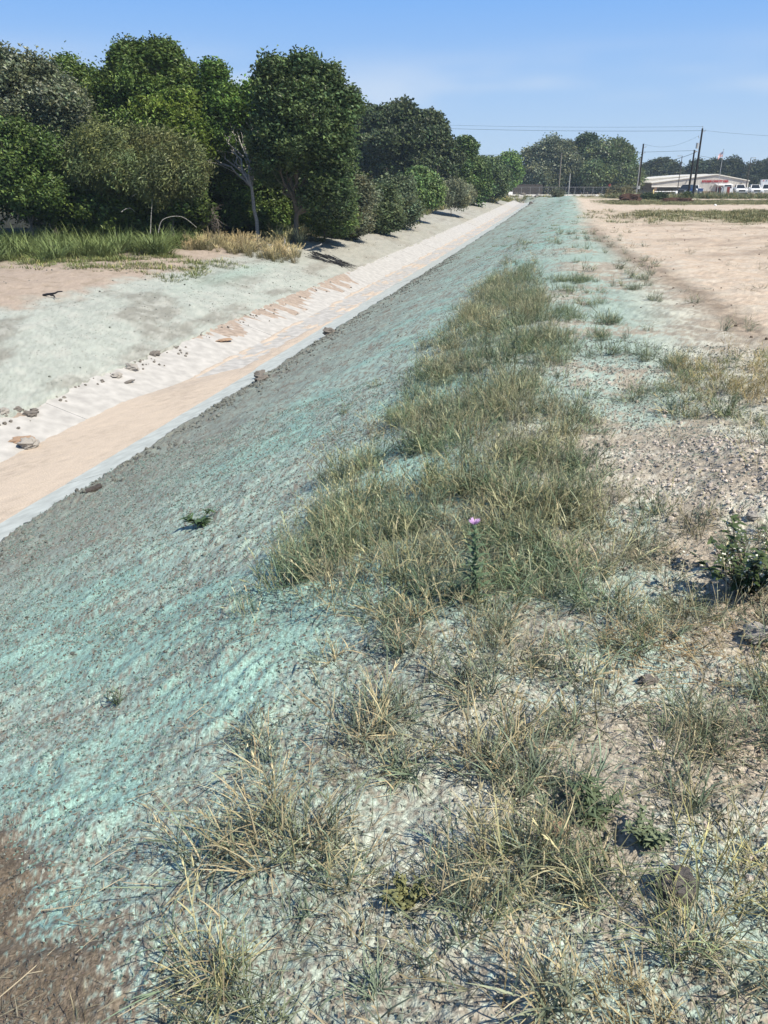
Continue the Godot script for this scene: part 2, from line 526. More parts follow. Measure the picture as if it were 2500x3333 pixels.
func build_channel() -> void:
	var ch := thing("drainage_channel", "pale concrete lined drainage channel running straight to the road", "drainage channel")
	ch.set_meta("kind", "structure")
	var s := -6.0
	var step := 3.05
	while s < END_S - 0.5:
		var s1 := minf(s + step, END_S)
		for part in [[L_TOP - 0.10, L_FOOT, "left_slab"], [L_FOOT + 0.004, R_FOOT - 0.004, "bed_slab"], [R_FOOT, R_TOP + 0.10, "right_slab"]]:
			var st := new_st()
			var dy := rf(-0.006, 0.006)
			var p := []
			for q in [[s + 0.0035, part[0]], [s1 - 0.0035, part[0]], [s1 - 0.0035, part[1]], [s + 0.0035, part[1]]]:
				p.append(channel_point(q[0], q[1], dy))
			var dn := Vector3(0, -0.14, 0)
			quad(st, p[0], p[1], p[2], p[3])
			quad(st, p[0] + dn, p[3] + dn, p[2] + dn, p[1] + dn)
			for k in 4:
				var k2 := (k + 1) % 4
				quad(st, p[k], p[k] + dn, p[k2] + dn, p[k2])
			put("concrete_slab", done(st), M.concrete_dusted if part[2] == "right_slab" else M.concrete, ch)
		s = s1
	# silt on the bed
	var st2 := SurfaceTool.new()
	st2.begin(Mesh.PRIMITIVE_TRIANGLES)
	var ds := 0.12
	var nl := 26
	var rows := []
	s = -4.0
	while s < 120.0:
		var row := []
		for k in nl + 1:
			var lat := lerpf(L_FOOT - 0.36, R_FOOT + 0.36, float(k) / nl)
			var full := 1.0 - smoothstep(15.0, 17.0, s - 1.6 * clampf((lat + 7.6) / 0.8, -1.0, 1.0))
			var t := (lat - L_FOOT) / (R_FOOT - L_FOOT)
			var n := nB.get_noise_2d(s * 1.1, lat * 4.0)
			var n2 := nA.get_noise_2d(s * 0.35 + 9.0, lat * 1.0)
			var deep := 0.085 * full + (0.012 * nC.get_noise_2d(s * 3.0, lat * 5.0) + 0.004 * sin(s * TAU / 0.22) * smoothstep(0.5, 0.62, t) * (1.0 - smoothstep(0.78, 0.9, t))) * full
			var tail := smoothstep(0.62, 0.95, t) * (1.0 - smoothstep(20.0, 26.0, s)) * 0.05
			var patch := 0.045 * n + 0.03 * n2 - 0.018 + 0.028 * exp(-pow((t - 0.04) / 0.10, 2.0)) + 0.022 * exp(-pow((t - 0.93) / 0.09, 2.0)) - 0.006 * smoothstep(60.0, 100.0, s)
			if s > 30.0: patch += 0.012 * sin(s * 1.7)
			var h := maxf(deep, maxf(tail - 0.012 + 0.02 * n, clampf(patch, -0.03, 0.022)))
			var base := edge_y(s) - 0.38
			var w := to_world(s, lat)
			var y := base + 0.008 + h if h > 0.0 else base + h - 0.01
			var cc := 1.0 + 0.22 * nD.get_noise_2d(s * 6.0, lat * 9.0) + 0.12 * n2
			var dampn := smoothstep(0.86, 1.0, t) * (1.0 - smoothstep(3.0, 8.0, s)) * 0.3
			cc -= dampn
			row.append([Vector3(w.x, y, w.y), Color(cc, cc * (1.0 + 0.2 * dampn), cc)])
		rows.append(row)
		s += ds
		if s > 40.0: ds = 0.3
	for j in rows.size() - 1:
		for k in nl:
			for q in [[j, k], [j, k + 1], [j + 1, k + 1], [j, k], [j + 1, k + 1], [j + 1, k]]:
				var vtx: Array = rows[q[0]][q[1]]
				st2.set_color(vtx[1])
				st2.add_vertex(vtx[0])
	st2.index()
	st2.generate_normals()
	var sand := put("sand", st2.commit(), M.sand)
	tag(sand, "pinkish tan sand washed along the bed of the concrete channel", "sand", "", "stuff")

func build_spill() -> void:
	var st := SurfaceTool.new()
	st.begin(Mesh.PRIMITIVE_TRIANGLES)
	var rows := []
	var s := 7.0
	while s < 46.0:
		var row := []
		for k in 15:
			var t := k / 14.0
			var lat := lerpf(L_TOP - 0.06, L_TOP + 0.85, t)
			var reach := 0.6 * exp(-pow((s - 25.5) / 2.6, 2.0)) + 0.55 * exp(-pow((s - 31.5) / 2.2, 2.0)) + 0.30 * exp(-pow((s - 20.5) / 1.3, 2.0)) + 0.2 * exp(-pow((s - 11.8) / 0.6, 2.0))
			var h := reach * 1.5 * (0.62 + 1.1 * nC.get_noise_2d(s * 1.6, lat * 0.7) + 0.6 * nC.get_noise_2d(s * 5.0, lat * 1.2)) - t * 0.62 - 0.10
			var p := channel_point(s, lat, clampf(h * 0.12, -0.03, 0.06) + 0.004)
			var k2 := 1.0 + 0.35 * nD.get_noise_2d(s * 5.0, lat * 8.0)
			row.append([p, Color(0.64, 0.62, 0.63) * k2])
		rows.append(row)
		s += 0.07
	for j in rows.size() - 1:
		for k in 14:
			for q in [[j, k], [j, k + 1], [j + 1, k + 1], [j, k], [j + 1, k + 1], [j + 1, k]]:
				var vtx: Array = rows[q[0]][q[1]]
				st.set_color(vtx[1])
				st.add_vertex(vtx[0])
	st.index()
	st.generate_normals()
	tag(put("spilt_soil", st.commit(), M.sand), "brown soil washed in streaks down the left slope of the channel", "soil", "", "stuff")

func build_road() -> void:
	var st := new_st()
	var n := 40
	for i in n:
		var x0 := lerpf(-40.0, 150.0, float(i) / n)
		var x1 := lerpf(-40.0, 150.0, float(i + 1) / n)
		quad(st, Vector3(x0, -1.86, -165), Vector3(x1, -1.86, -165), Vector3(x1, -1.86, -143), Vector3(x0, -1.86, -143))
		quad(st, Vector3(x0, -1.86, -143), Vector3(x1, -1.86, -143), Vector3(x1, -2.2, -143), Vector3(x0, -2.2, -143))
	var road := put("road", done(st), M.pavement)
	tag(road, "pale concrete road crossing behind the far end of the channel", "road", "", "structure")

# ---------------------------------------------------------------- foliage
var clusters := {}

func leaf_cluster(key: String, n: int, spread: float, lw: float, ll: float, up: float, seed_: int) -> ArrayMesh:
	if clusters.has(key): return clusters[key]
	var r := RandomNumberGenerator.new()
	r.seed = seed_
	var v := PackedVector3Array()
	var nn := PackedVector3Array()
	var c := PackedColorArray()
	for i in n:
		var p := Vector3(r.randfn(), r.randfn(), r.randfn()) * spread * 0.5
		var d := Vector3(r.randf_range(-1, 1), r.randf_range(-0.7, 0.6), r.randf_range(-1, 1)).normalized()
		var nrm := (Vector3(r.randf_range(-1, 1), r.randf_range(-0.3, 1) + up, r.randf_range(-1, 1))).normalized()
		var side := d.cross(nrm).normalized()
		nrm = side.cross(d).normalized()
		var k := r.randf_range(0.7, 1.3)
		var l := d * ll * k
		var w := side * lw * k * 0.5
		var fold := nrm * lw * 0.25 * k
		var a := p
		var b := p + l * 0.45 + w + fold
		var e := p + l - nrm * lw * 0.3
		var f := p + l * 0.45 - w + fold
		var g := r.randf_range(0.55, 1.5)
		var cc := Color(g * r.randf_range(0.92, 1.1), g, g * r.randf_range(0.85, 1.1))
		for q in [a, b, e, a, e, f]:
			v.append(q)
			nn.append(nrm)
			c.append(cc)
	var arr := []
	arr.resize(Mesh.ARRAY_MAX)
	arr[Mesh.ARRAY_VERTEX] = v
	arr[Mesh.ARRAY_COLOR] = c
	var m := ArrayMesh.new()
	m.add_surface_from_arrays(Mesh.PRIMITIVE_TRIANGLES, arr)
	clusters[key] = m
	return m

func rand_dir() -> Vector3:
	return Vector3(rng.randfn(), rng.randfn(), rng.randfn()).normalized()

func spin(scale_: float) -> Basis:
	return Basis.from_euler(Vector3(rf(-0.6, 0.6), rf(0, TAU), rf(-0.6, 0.6))).scaled(Vector3.ONE * scale_)

# a crown: blobs [centre, radius3]; sprays sit on each blob's shell; leaf clusters fill each spray
func crown_xf(blobs: Array, sprays: float, per: int, size: float, shade: Color, vary: float, origin: Vector3, floor_y: float, pale := 0.0, droop := 0.0) -> Array:
	var xf := []
	var cols := PackedColorArray()
	var all := []
	for b in blobs:
		all.append(b)
		var share: float = b[2] if b.size() > 2 else 1.0
		for k in 4:
			var d := rand_dir()
			d.y = absf(d.y) * 0.9 - 0.25
			var f := rf(0.22, 0.42)
			all.append([(b[0] as Vector3) + d * (b[1] as Vector3) * rf(0.85, 1.12), b[1] * f, share * f * 0.75])
	for b in all:
		var c: Vector3 = b[0]
		var rr: Vector3 = b[1]
		var rmin := minf(rr.x, minf(rr.y, rr.z))
		var count := int(sprays * (b[2] if b.size() > 2 else 1.0))
		for i in count:
			var d := rand_dir()
			var sc := pow(rf(0.12, 1.0), 0.42) * rf(0.88, 1.16)
			var pc := c + d * rr * sc
			var sr := rmin * rf(0.14, 0.34) + 0.06
			var tint := rf(1.0 - vary, 1.0 + vary)
			var warm := rf(-0.12, 0.12)
			for k in per:
				var q := rand_dir() * sr * pow(rf(0.0, 1.0), 0.5)
				var p := pc + q * Vector3(1.15, 0.8, 1.15) - Vector3(0, droop * q.length_squared() / maxf(sr, 0.01), 0)
				if p.y < floor_y: continue
				var t := tint * rf(0.8, 1.2)
				var col := Color(shade.r * t * (1.0 + warm), shade.g * t, shade.b * t * (1.0 - warm))
				if pale > 0.0 and rng.randf() < pale: col = Color(0.32, 0.345, 0.25) * rf(0.7, 1.15)
				xf.append(Transform3D(spin(size * rf(0.75, 1.3)), p - origin))
				cols.append(col)
	return [xf, cols]

func px_blob(u: float, v: float, ru: float, rv: float, z: float, depth := 0.9, share := 1.0) -> Array:
	var p := on_plane(u, v, z)
	var per := sight(u, v).z
	var m := (z / per) / LENS                 # metres per photo pixel at that plane
	var rx := ru * m
	var ry := rv * m * 1.04
	return [p, Vector3(rx, ry, lerpf((rx + ry) / 2.0, rx, 0.6) * depth), share]

func limb_path(a: Vector3, b: Vector3, wob: float, n := 6) -> Array:
	var pts := []
	for i in n + 1:
		var t := float(i) / n
		var w := sin(t * PI) * wob
		pts.append(a.lerp(b, t) + Vector3(rf(-w, w), rf(-w, w) * 0.4, rf(-w, w)))
	return pts

func taper(r0: float, r1: float, n: int) -> Array:
	var o := []
	for i in n + 1: o.append(lerpf(r0, r1, float(i) / n))
	return o

# opt: shade, sprays, per, size, leaf (cluster key), bark, base (Vector3), trunk radius, fork height, pale, vary, limbs
func tree(called: String, label: String, category: String, blobs: Array, opt: Dictionary, group := "") -> Node3D:
	var low: Array = blobs[0]
	var base: Vector3
	if opt.has("base"): base = opt.base
	else:
		var cx := 0.0
		var cz := 0.0
		for b in blobs:
			cx += b[0].x / blobs.size()
			cz += b[0].z / blobs.size()
		base = Vector3(cx, 0, cz)
	base.y = ground(base.x, base.z) - 0.05
	var t := thing(called, label, category, base, 0.0, group)
	var size: float = opt.get("size", 1.0)
	var cl: ArrayMesh = clusters[opt.get("leaf", "leaf")]
	var res := crown_xf(blobs, opt.get("sprays", 40), opt.get("per", 16), size, opt.get("shade", Color(0.05, 0.09, 0.03)), opt.get("vary", 0.42), base, base.y + opt.get("lift", 0.05), opt.get("pale", 0.0), opt.get("droop", 0.0))
	var stems: String = opt.get("stem_name", "trunk")
	var r: float = opt.get("r", 0.12)
	var bark: Material = opt.get("bark", M.bark)
	if r > 0.0:
		# trunk to a fork, then a limb into every blob
		var top := Vector3.ZERO
		for b in blobs: top += b[0] / blobs.size()
		var fork_y: float = opt.get("fork", 1.6)
		var fork := Vector3((top.x - base.x) * 0.15 + opt.get("lean", 0.0), fork_y, (top.z - base.z) * 0.15)
		var trunk := new_st()
		var pts := limb_path(Vector3(0, -0.1, 0), fork, r * 0.5, 5)
		var rad := taper(r * 1.15, r * 0.85, 5)
		rad[0] = r * 1.5
		tube(trunk, pts, rad, 9)
		put(stems, done(trunk), bark, t)
		for b in blobs:
			var tip: Vector3 = b[0] - base
			var st := new_st()
			var n := 7
			var lp := limb_path(fork, tip, 0.09 * fork.distance_to(tip), n)
			lp[0] = fork - Vector3(0, 0.05, 0)
			tube(st, lp, taper(r * 0.62, r * 0.18, n), 6)
			for k in 8:
				var from: Vector3 = lp[rng.randi_range(2, n)]
				var to: Vector3 = tip + rand_dir() * b[1] * 1.06
				tube(st, limb_path(from, to, 0.1 * from.distance_to(to), 4), taper(r * 0.2, r * 0.05, 4), 4)
			put("limb", done(st), bark, t)
	swarm("crown" if opt.get("stem_name", "trunk") == "trunk" else "foliage", cl, opt.get("mat", M.leaf), res[0], res[1], t).set_meta("kind", "stuff")
	return t

func make_clusters() -> void:
	leaf_cluster("leaf", 13, 0.36, 0.095, 0.165, 0.5, 101)
	leaf_cluster("feather", 22, 0.36, 0.045, 0.15, 0.3, 102)
	leaf_cluster("broad", 13, 0.40, 0.13, 0.20, 0.6, 103)
	leaf_cluster("far", 15, 0.95, 0.28, 0.44, 0.5, 104)
	leaf_cluster("oak", 14, 0.62, 0.17, 0.28, 0.5, 105)

func build_trees() -> void:
	var G := Color(0.098, 0.150, 0.036)
	var lt := "trees along the left bank"
	# far wall of the thicket first
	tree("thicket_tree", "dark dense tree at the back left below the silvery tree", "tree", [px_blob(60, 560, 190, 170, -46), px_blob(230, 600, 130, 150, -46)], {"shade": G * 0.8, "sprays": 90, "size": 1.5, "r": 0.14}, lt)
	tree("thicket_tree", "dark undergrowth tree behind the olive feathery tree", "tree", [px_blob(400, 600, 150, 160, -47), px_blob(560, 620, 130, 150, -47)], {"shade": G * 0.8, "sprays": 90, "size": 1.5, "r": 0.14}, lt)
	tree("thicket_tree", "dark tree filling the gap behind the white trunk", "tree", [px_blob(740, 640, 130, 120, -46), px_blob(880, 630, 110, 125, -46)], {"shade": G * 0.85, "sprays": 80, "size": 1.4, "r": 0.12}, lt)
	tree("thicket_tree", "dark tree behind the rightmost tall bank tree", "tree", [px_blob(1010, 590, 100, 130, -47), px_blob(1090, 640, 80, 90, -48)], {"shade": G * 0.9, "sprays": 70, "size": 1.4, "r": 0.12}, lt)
	tree("silvery_tree", "tall tree with silvery pale leaves at the left edge", "tree", [px_blob(20, 292, 140, 125, -40), px_blob(120, 312, 100, 105, -40.5), px_blob(170, 411.5, 110, 110, -39.5), px_blob(50, 428.875, 140, 110, -39), px_blob(220, 368.062, 60, 70, -41)], {"shade": Color(0.177, 0.211, 0.119), "pale": 0.22, "sprays": 60, "per": 15, "leaf": "leaf", "r": 0.16, "fork": 2.6}, lt)
	tree("bank_tree", "green tree top showing between the silvery tree and the round dark tree", "tree", [px_blob(225, 277, 75, 75, -44), px_blob(290, 342, 70, 80, -44)], {"shade": G * 1.2, "sprays": 55, "r": 0.12, "fork": 2.8}, lt)
	tree("round_tree", "tall round topped dark green tree, highest of the left trees", "tree", [px_blob(420, 196, 30, 34, -43), px_blob(520, 190, 34, 34, -43), px_blob(590, 262, 28, 34, -43), px_blob(465, 307, 120, 105, -43), px_blob(370, 342, 100, 110, -43), px_blob(560, 359.375, 90, 100, -42.5), px_blob(450, 428.875, 140, 90, -42), px_blob(330, 454.938, 90, 90, -42)], {"shade": G * 1.15, "sprays": 75, "per": 17, "r": 0.18, "fork": 2.8}, lt)
	tree("bank_tree", "yellow green tree in front of the round topped tree", "tree", [px_blob(520, 411.5, 90, 75, -40.5), px_blob(590, 376.75, 65, 70, -41), px_blob(600, 454.938, 70, 70, -40)], {"shade": Color(0.144, 0.211, 0.037), "sprays": 45, "r": 0.11, "fork": 2.4}, lt)
	tree("slender_tree", "open bright green tree with white trunk and gaps of sky", "tree", [px_blob(700, 262, 24, 44, -41.8), px_blob(850, 440, 40, 45, -42.5), px_blob(680, 322, 55, 60, -41.8), px_blob(650, 385.438, 60, 70, -41.8), px_blob(740, 350.688, 55, 60, -41.3), px_blob(720, 428.875, 75, 75, -41.3), px_blob(640, 470, 70, 60, -41.3), px_blob(830, 332, 50, 60, -41.8), px_blob(750, 490, 70, 60, -42.8), px_blob(790, 590, 60, 50, -42.5)], {"shade": Color(0.126, 0.211, 0.048), "sprays": 24, "per": 13, "bark": M.bark_pale, "r": 0.085, "fork": 2.5, "base": on_ground(842, 782)}, lt)
	tree("main_bank_tree", "tall leafy tree with forked grey trunk at the right end of the left trees", "tree", [px_blob(985, 228, 24, 38, -38.4), px_blob(1065, 262, 22, 38, -38.4), px_blob(885, 246, 24, 38, -38.4), px_blob(1130, 350, 22, 40, -38.4), px_blob(1050, 650, 48, 48, -39.2), px_blob(1100, 660, 40, 40, -40.5), px_blob(965, 322, 75, 75, -38.4), px_blob(1030, 332, 60, 75, -38.4), px_blob(1070, 411.5, 65, 95, -38.4), px_blob(900, 342, 70, 80, -38.4), px_blob(980, 428.875, 95, 90, -37.9), px_blob(1085, 500, 55, 90, -38.4), px_blob(890, 454.938, 70, 80, -38.4), px_blob(990, 490, 90, 75, -38.9), px_blob(1075, 600, 50, 70, -38.4), px_blob(890, 540, 60, 55, -39.9)], {"shade": Color(0.098, 0.149, 0.057), "sprays": 27, "per": 14, "r": 0.13, "fork": 1.45, "base": on_ground(962, 792), "vary": 0.5}, lt)
	tree("left_shrub", "bright green leafy shrub at the left edge below the silvery tree", "shrub", [px_blob(40, 490, 120, 75, -36), px_blob(110, 540, 80, 70, -35.5), px_blob(30, 590, 70, 60, -35), px_blob(120, 640, 55, 50, -34.5)], {"shade": Color(0.106, 0.169, 0.044), "leaf": "leaf", "sprays": 40, "per": 14, "r": 0.07, "fork": 1.0, "stem_name": "stem"})
	tree("feathery_tree", "olive feathery leaved small tree in the middle of the thicket", "tree", [px_blob(330, 490, 80, 70, -36), px_blob(300, 560, 80, 55, -35.5), px_blob(410, 550, 90, 70, -35.5)], {"shade": Color(0.160, 0.194, 0.076), "leaf": "feather", "sprays": 50, "per": 16, "r": 0.08, "fork": 1.2})
	tree("feathery_tree", "olive feathery small tree with bent pale branches, right of its twin", "tree", [px_blob(500, 510, 100, 80, -36.5), px_blob(530, 580, 90, 60, -35.5), px_blob(600, 560, 60, 70, -36)], {"shade": Color(0.144, 0.169, 0.068), "leaf": "feather", "sprays": 50, "per": 16, "r": 0.08, "fork": 1.0})
	tree("understory_shrub", "low dark shrub behind the tall grass at the left", "shrub", [px_blob(240, 680, 90, 60, -36), px_blob(340, 690, 80, 60, -36)], {"shade": G * 1.0, "sprays": 40, "r": 0.05, "fork": 0.6, "stem_name": "stem"})
	tree("understory_shrub", "dark shrub in the shade below the bent pale branches", "shrub", [px_blob(470, 680, 90, 60, -37), px_blob(590, 670, 80, 70, -37)], {"shade": G * 0.9, "sprays": 40, "r": 0.05, "fork": 0.6, "stem_name": "stem"})
	tree("understory_shrub", "green shrub between the white trunk and the forked grey trunk", "shrub", [px_blob(895, 710, 45, 45, -43), px_blob(780, 700, 35, 45, -44)], {"shade": G * 1.3, "sprays": 35, "r": 0.04, "fork": 0.5, "stem_name": "stem"})
	tree("understory_shrub", "yellow green shrub right of the forked grey trunk", "shrub", [px_blob(1080, 705, 65, 50, -42.5), px_blob(1030, 700, 35, 55, -43)], {"shade": Color(0.169, 0.236, 0.068), "leaf": "leaf", "sprays": 40, "r": 0.04, "fork": 0.5, "stem_name": "stem"})
	var sh := "bushes beyond the tall bank trees"
	tree("bank_bush", "grey green tangled bush beside the rightmost tall tree", "bush", [px_blob(1150, 650, 55, 60, -47), px_blob(1130, 720, 60, 40, -46)], {"shade": Color(0.169, 0.186, 0.115), "sprays": 45, "size": 1.1, "r": 0.05, "fork": 0.6, "stem_name": "stem"}, sh)
	tree("bank_bush", "green bush just below the far house", "bush", [px_blob(1225, 650, 60, 45, -54), px_blob(1230, 710, 60, 35, -52)], {"shade": Color(0.144, 0.186, 0.085), "sprays": 45, "size": 1.1, "r": 0.05, "fork": 0.6, "stem_name": "stem"}, sh)
	tree("bank_bush", "low bush with pale leaves at the left of the vine covered bush", "bush", [px_blob(1290, 630, 50, 40, -62), px_blob(1300, 690, 55, 40, -58)], {"shade": Color(0.151, 0.194, 0.106), "sprays": 45, "size": 1.2, "r": 0.05, "fork": 0.5, "stem_name": "stem"}, sh)
	tree("vine_bush", "rounded vine covered bush standing proud on the left bank", "bush", [px_blob(1365, 615, 50, 42, -66), px_blob(1345, 645, 45, 40, -65), px_blob(1395, 635, 30, 35, -66)], {"shade": Color(0.144, 0.215, 0.074), "leaf": "broad", "sprays": 60, "size": 1.1, "r": 0.06, "fork": 0.6, "stem_name": "stem"}, sh)
	tree("bank_bush", "scraggly weeds in front of the dark oaks, right of the vine covered bush", "bush", [px_blob(1450, 625, 55, 25, -78), px_blob(1490, 640, 45, 20, -80)], {"shade": Color(0.220, 0.237, 0.149), "leaf": "feather", "sprays": 45, "size": 1.3, "r": 0.03, "fork": 0.4, "stem_name": "stem"}, sh)
	var ok := "dark live oaks beside the far house"
	var O := Color(0.062, 0.084, 0.036)
	tree("live_oak", "massive dark live oak left of the pair beside the far house", "tree", [px_blob(1220, 430, 65, 65, -98), px_blob(1290, 395, 70, 48, -98), px_blob(1290, 470, 85, 60, -96), px_blob(1190, 500, 55, 60, -98), px_blob(1230, 540, 85, 40, -97)], {"shade": O, "leaf": "oak", "sprays": 75, "size": 1.25, "r": 0.35, "fork": 3.0, "bark": M.bark_dark, "droop": 0.5}, ok)
	tree("live_oak", "massive dark live oak right of the pair, its crown sloping to the right", "tree", [px_blob(1400, 430, 42, 50, -99), px_blob(1375, 480, 65, 60, -97), px_blob(1430, 500, 45, 60, -97), px_blob(1390, 550, 75, 45, -96), px_blob(1340, 560, 50, 40, -97)], {"shade": O * 1.05, "leaf": "oak", "sprays": 70, "size": 1.25, "r": 0.35, "fork": 3.0, "bark": M.bark_dark, "droop": 0.5}, ok)
	var ed := "trees at the far end of the left bank"
	tree("bank_tree", "slim tree sticking up just right of the dark oaks", "tree", [px_blob(1515, 485, 26, 24, -100), px_blob(1500, 520, 32, 30, -100), px_blob(1470, 545, 40, 40, -99)], {"shade": Color(0.092, 0.144, 0.048), "leaf": "oak", "sprays": 40, "size": 1.0, "r": 0.12, "fork": 2.5}, ed)
	tree("bank_tree", "mid green rounded tree below the slim tree at the far left bank", "tree", [px_blob(1520, 580, 60, 50, -102), px_blob(1480, 600, 45, 40, -100), px_blob(1545, 610, 35, 40, -103)], {"shade": Color(0.110, 0.169, 0.054), "leaf": "oak", "sprays": 50, "size": 1.1, "r": 0.12, "fork": 1.2}, ed)
	tree("bank_tree", "wide dull green tree nearest the end of the left bank", "tree", [px_blob(1590, 575, 45, 48, -118), px_blob(1620, 590, 35, 40, -120), px_blob(1575, 560, 35, 40, -119)], {"shade": Color(0.101, 0.144, 0.061), "leaf": "oak", "sprays": 50, "size": 1.1, "r": 0.14, "fork": 1.6}, ed)
	tree("bank_tree", "bright green upright tree left of the pale row of roadside trees", "tree", [px_blob(1660, 550, 28, 40, -150), px_blob(1650, 580, 30, 25, -150)], {"shade": Color(0.126, 0.211, 0.059), "leaf": "oak", "sprays": 45, "size": 1.4, "r": 0.16, "fork": 1.6}, ed)
	var rd := "trees behind the chain-link fence"
	tree("roadside_tree", "pale grey green tree behind the fence, leftmost of the three", "tree", [px_blob(1750, 530, 45, 45, -184), px_blob(1800, 505, 50, 40, -184), px_blob(1830, 550, 45, 45, -182), px_blob(1770, 580, 70, 30, -182)], {"shade": Color(0.194, 0.227, 0.135), "leaf": "far", "sprays": 60, "per": 12, "size": 1.0, "r": 0.3, "fork": 2.0, "pale": 0.12}, rd)
	tree("roadside_tree", "darkest tree behind the fence, in the middle of the three", "tree", [px_blob(1910, 490, 38, 32, -190), px_blob(1880, 530, 35, 40, -190), px_blob(1890, 580, 50, 30, -188)], {"shade": Color(0.076, 0.115, 0.048), "leaf": "far", "sprays": 60, "per": 12, "size": 1.0, "r": 0.3, "fork": 2.0}, rd)
	tree("roadside_tree", "rounded pale leaved tree behind the fence beside the dark pole, rightmost of the three", "tree", [px_blob(1970, 510, 45, 40, -182), px_blob(2020, 530, 40, 42, -182), px_blob(1950, 570, 55, 45, -181), px_blob(2030, 585, 48, 40, -181)], {"shade": Color(0.186, 0.245, 0.110), "leaf": "far", "sprays": 60, "per": 12, "size": 1.0, "r": 0.3, "fork": 2.0, "pale": 0.10}, rd)
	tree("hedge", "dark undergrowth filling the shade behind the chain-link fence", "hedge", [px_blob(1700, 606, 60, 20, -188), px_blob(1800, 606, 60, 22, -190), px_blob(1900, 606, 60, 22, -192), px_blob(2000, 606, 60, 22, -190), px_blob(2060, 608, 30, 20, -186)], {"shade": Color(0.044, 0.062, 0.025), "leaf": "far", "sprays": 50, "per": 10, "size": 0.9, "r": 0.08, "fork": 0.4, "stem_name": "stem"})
	var fr := "oaks behind the metal building"
	var H := Color(0.095, 0.118, 0.062)
	tree("far_oak", "grey green oak behind the low left end of the metal building", "tree", [px_blob(2120, 577, 40, 35, -240), px_blob(2150, 552, 25, 20, -240), px_blob(2090, 587, 35, 30, -240)], {"shade": H, "leaf": "far", "sprays": 50, "per": 12, "size": 1.2, "r": 0.3, "fork": 2.0}, fr)
	tree("far_oak", "small oak with a dip of sky on its right behind the building's left half", "tree", [px_blob(2190, 577, 28, 28, -235), px_blob(2170, 597, 30, 20, -235)], {"shade": H * 1.05, "leaf": "far", "sprays": 40, "per": 12, "size": 1.2, "r": 0.3, "fork": 2.0}, fr)
	tree("far_oak", "oak rising between the two dark utility poles and the flagpole", "tree", [px_blob(2265, 567, 30, 32, -240), px_blob(2300, 562, 24, 22, -240), px_blob(2245, 587, 20, 18, -240)], {"shade": H * 0.95, "leaf": "far", "sprays": 45, "per": 12, "size": 1.2, "r": 0.3, "fork": 2.0}, fr)
	tree("far_oak", "broad domed oak behind the flag and the roof ridge", "tree", [px_blob(2360, 562, 50, 32, -240), px_blob(2330, 582, 40, 25, -240), px_blob(2400, 582, 45, 30, -240)], {"shade": H * 0.9, "leaf": "far", "sprays": 55, "per": 12, "size": 1.2, "r": 0.4, "fork": 2.0}, fr)
	tree("far_oak", "big dark oak at the right edge behind the parked white pickups", "tree", [px_blob(2470, 572, 45, 30, -235), px_blob(2450, 607, 45, 30, -232), px_blob(2520, 567, 45, 40, -235), px_blob(2510, 612, 50, 30, -232)], {"shade": H * 0.8, "leaf": "far", "sprays": 60, "per": 12, "size": 1.2, "r": 0.4, "fork": 2.0}, fr)

# ---------------------------------------------------------------- grasses
func blade(v: PackedVector3Array, n: PackedVector3Array, c: PackedColorArray, root: Vector3, dir: Vector3, bend: Vector3, length: float, width: float, col0: Color, col1: Color, segs := 4) -> void:
	var side := dir.cross(bend)
	if side.length() < 0.01: side = dir.cross(Vector3(0.3, 0.1, 0.9))
	side = side.normalized()
	var p := root
	var d := dir.normalized()
	var prev_l := root - side * width * 0.5
	var prev_r := root + side * width * 0.5
	for i in segs:
		var t := float(i + 1) / segs
		d = (d + bend / segs).normalized()
		p += d * length / segs
		var w := width * 0.5 * (1.0 - t * t) + 0.0003
		var l := p - side * w
		var r := p + side * w
		var nn := side.cross(d).normalized()
		if nn.y < 0: nn = -nn
		var ca_ := col0.lerp(col1, float(i) / segs)
		var cb := col0.lerp(col1, t)
		for q in [[prev_l, ca_], [l, cb], [r, cb], [prev_l, ca_], [r, cb], [prev_r, ca_]]:
			v.append(q[0]); c.append(q[1]); n.append(nn)
		prev_l = l
		prev_r = r

func arrays(v: PackedVector3Array, n: PackedVector3Array, c: PackedColorArray) -> ArrayMesh:
	var arr := []
	arr.resize(Mesh.ARRAY_MAX)
	arr[Mesh.ARRAY_VERTEX] = v
	arr[Mesh.ARRAY_COLOR] = c
	var m := ArrayMesh.new()
	m.add_surface_from_arrays(Mesh.PRIMITIVE_TRIANGLES, arr)
	return m

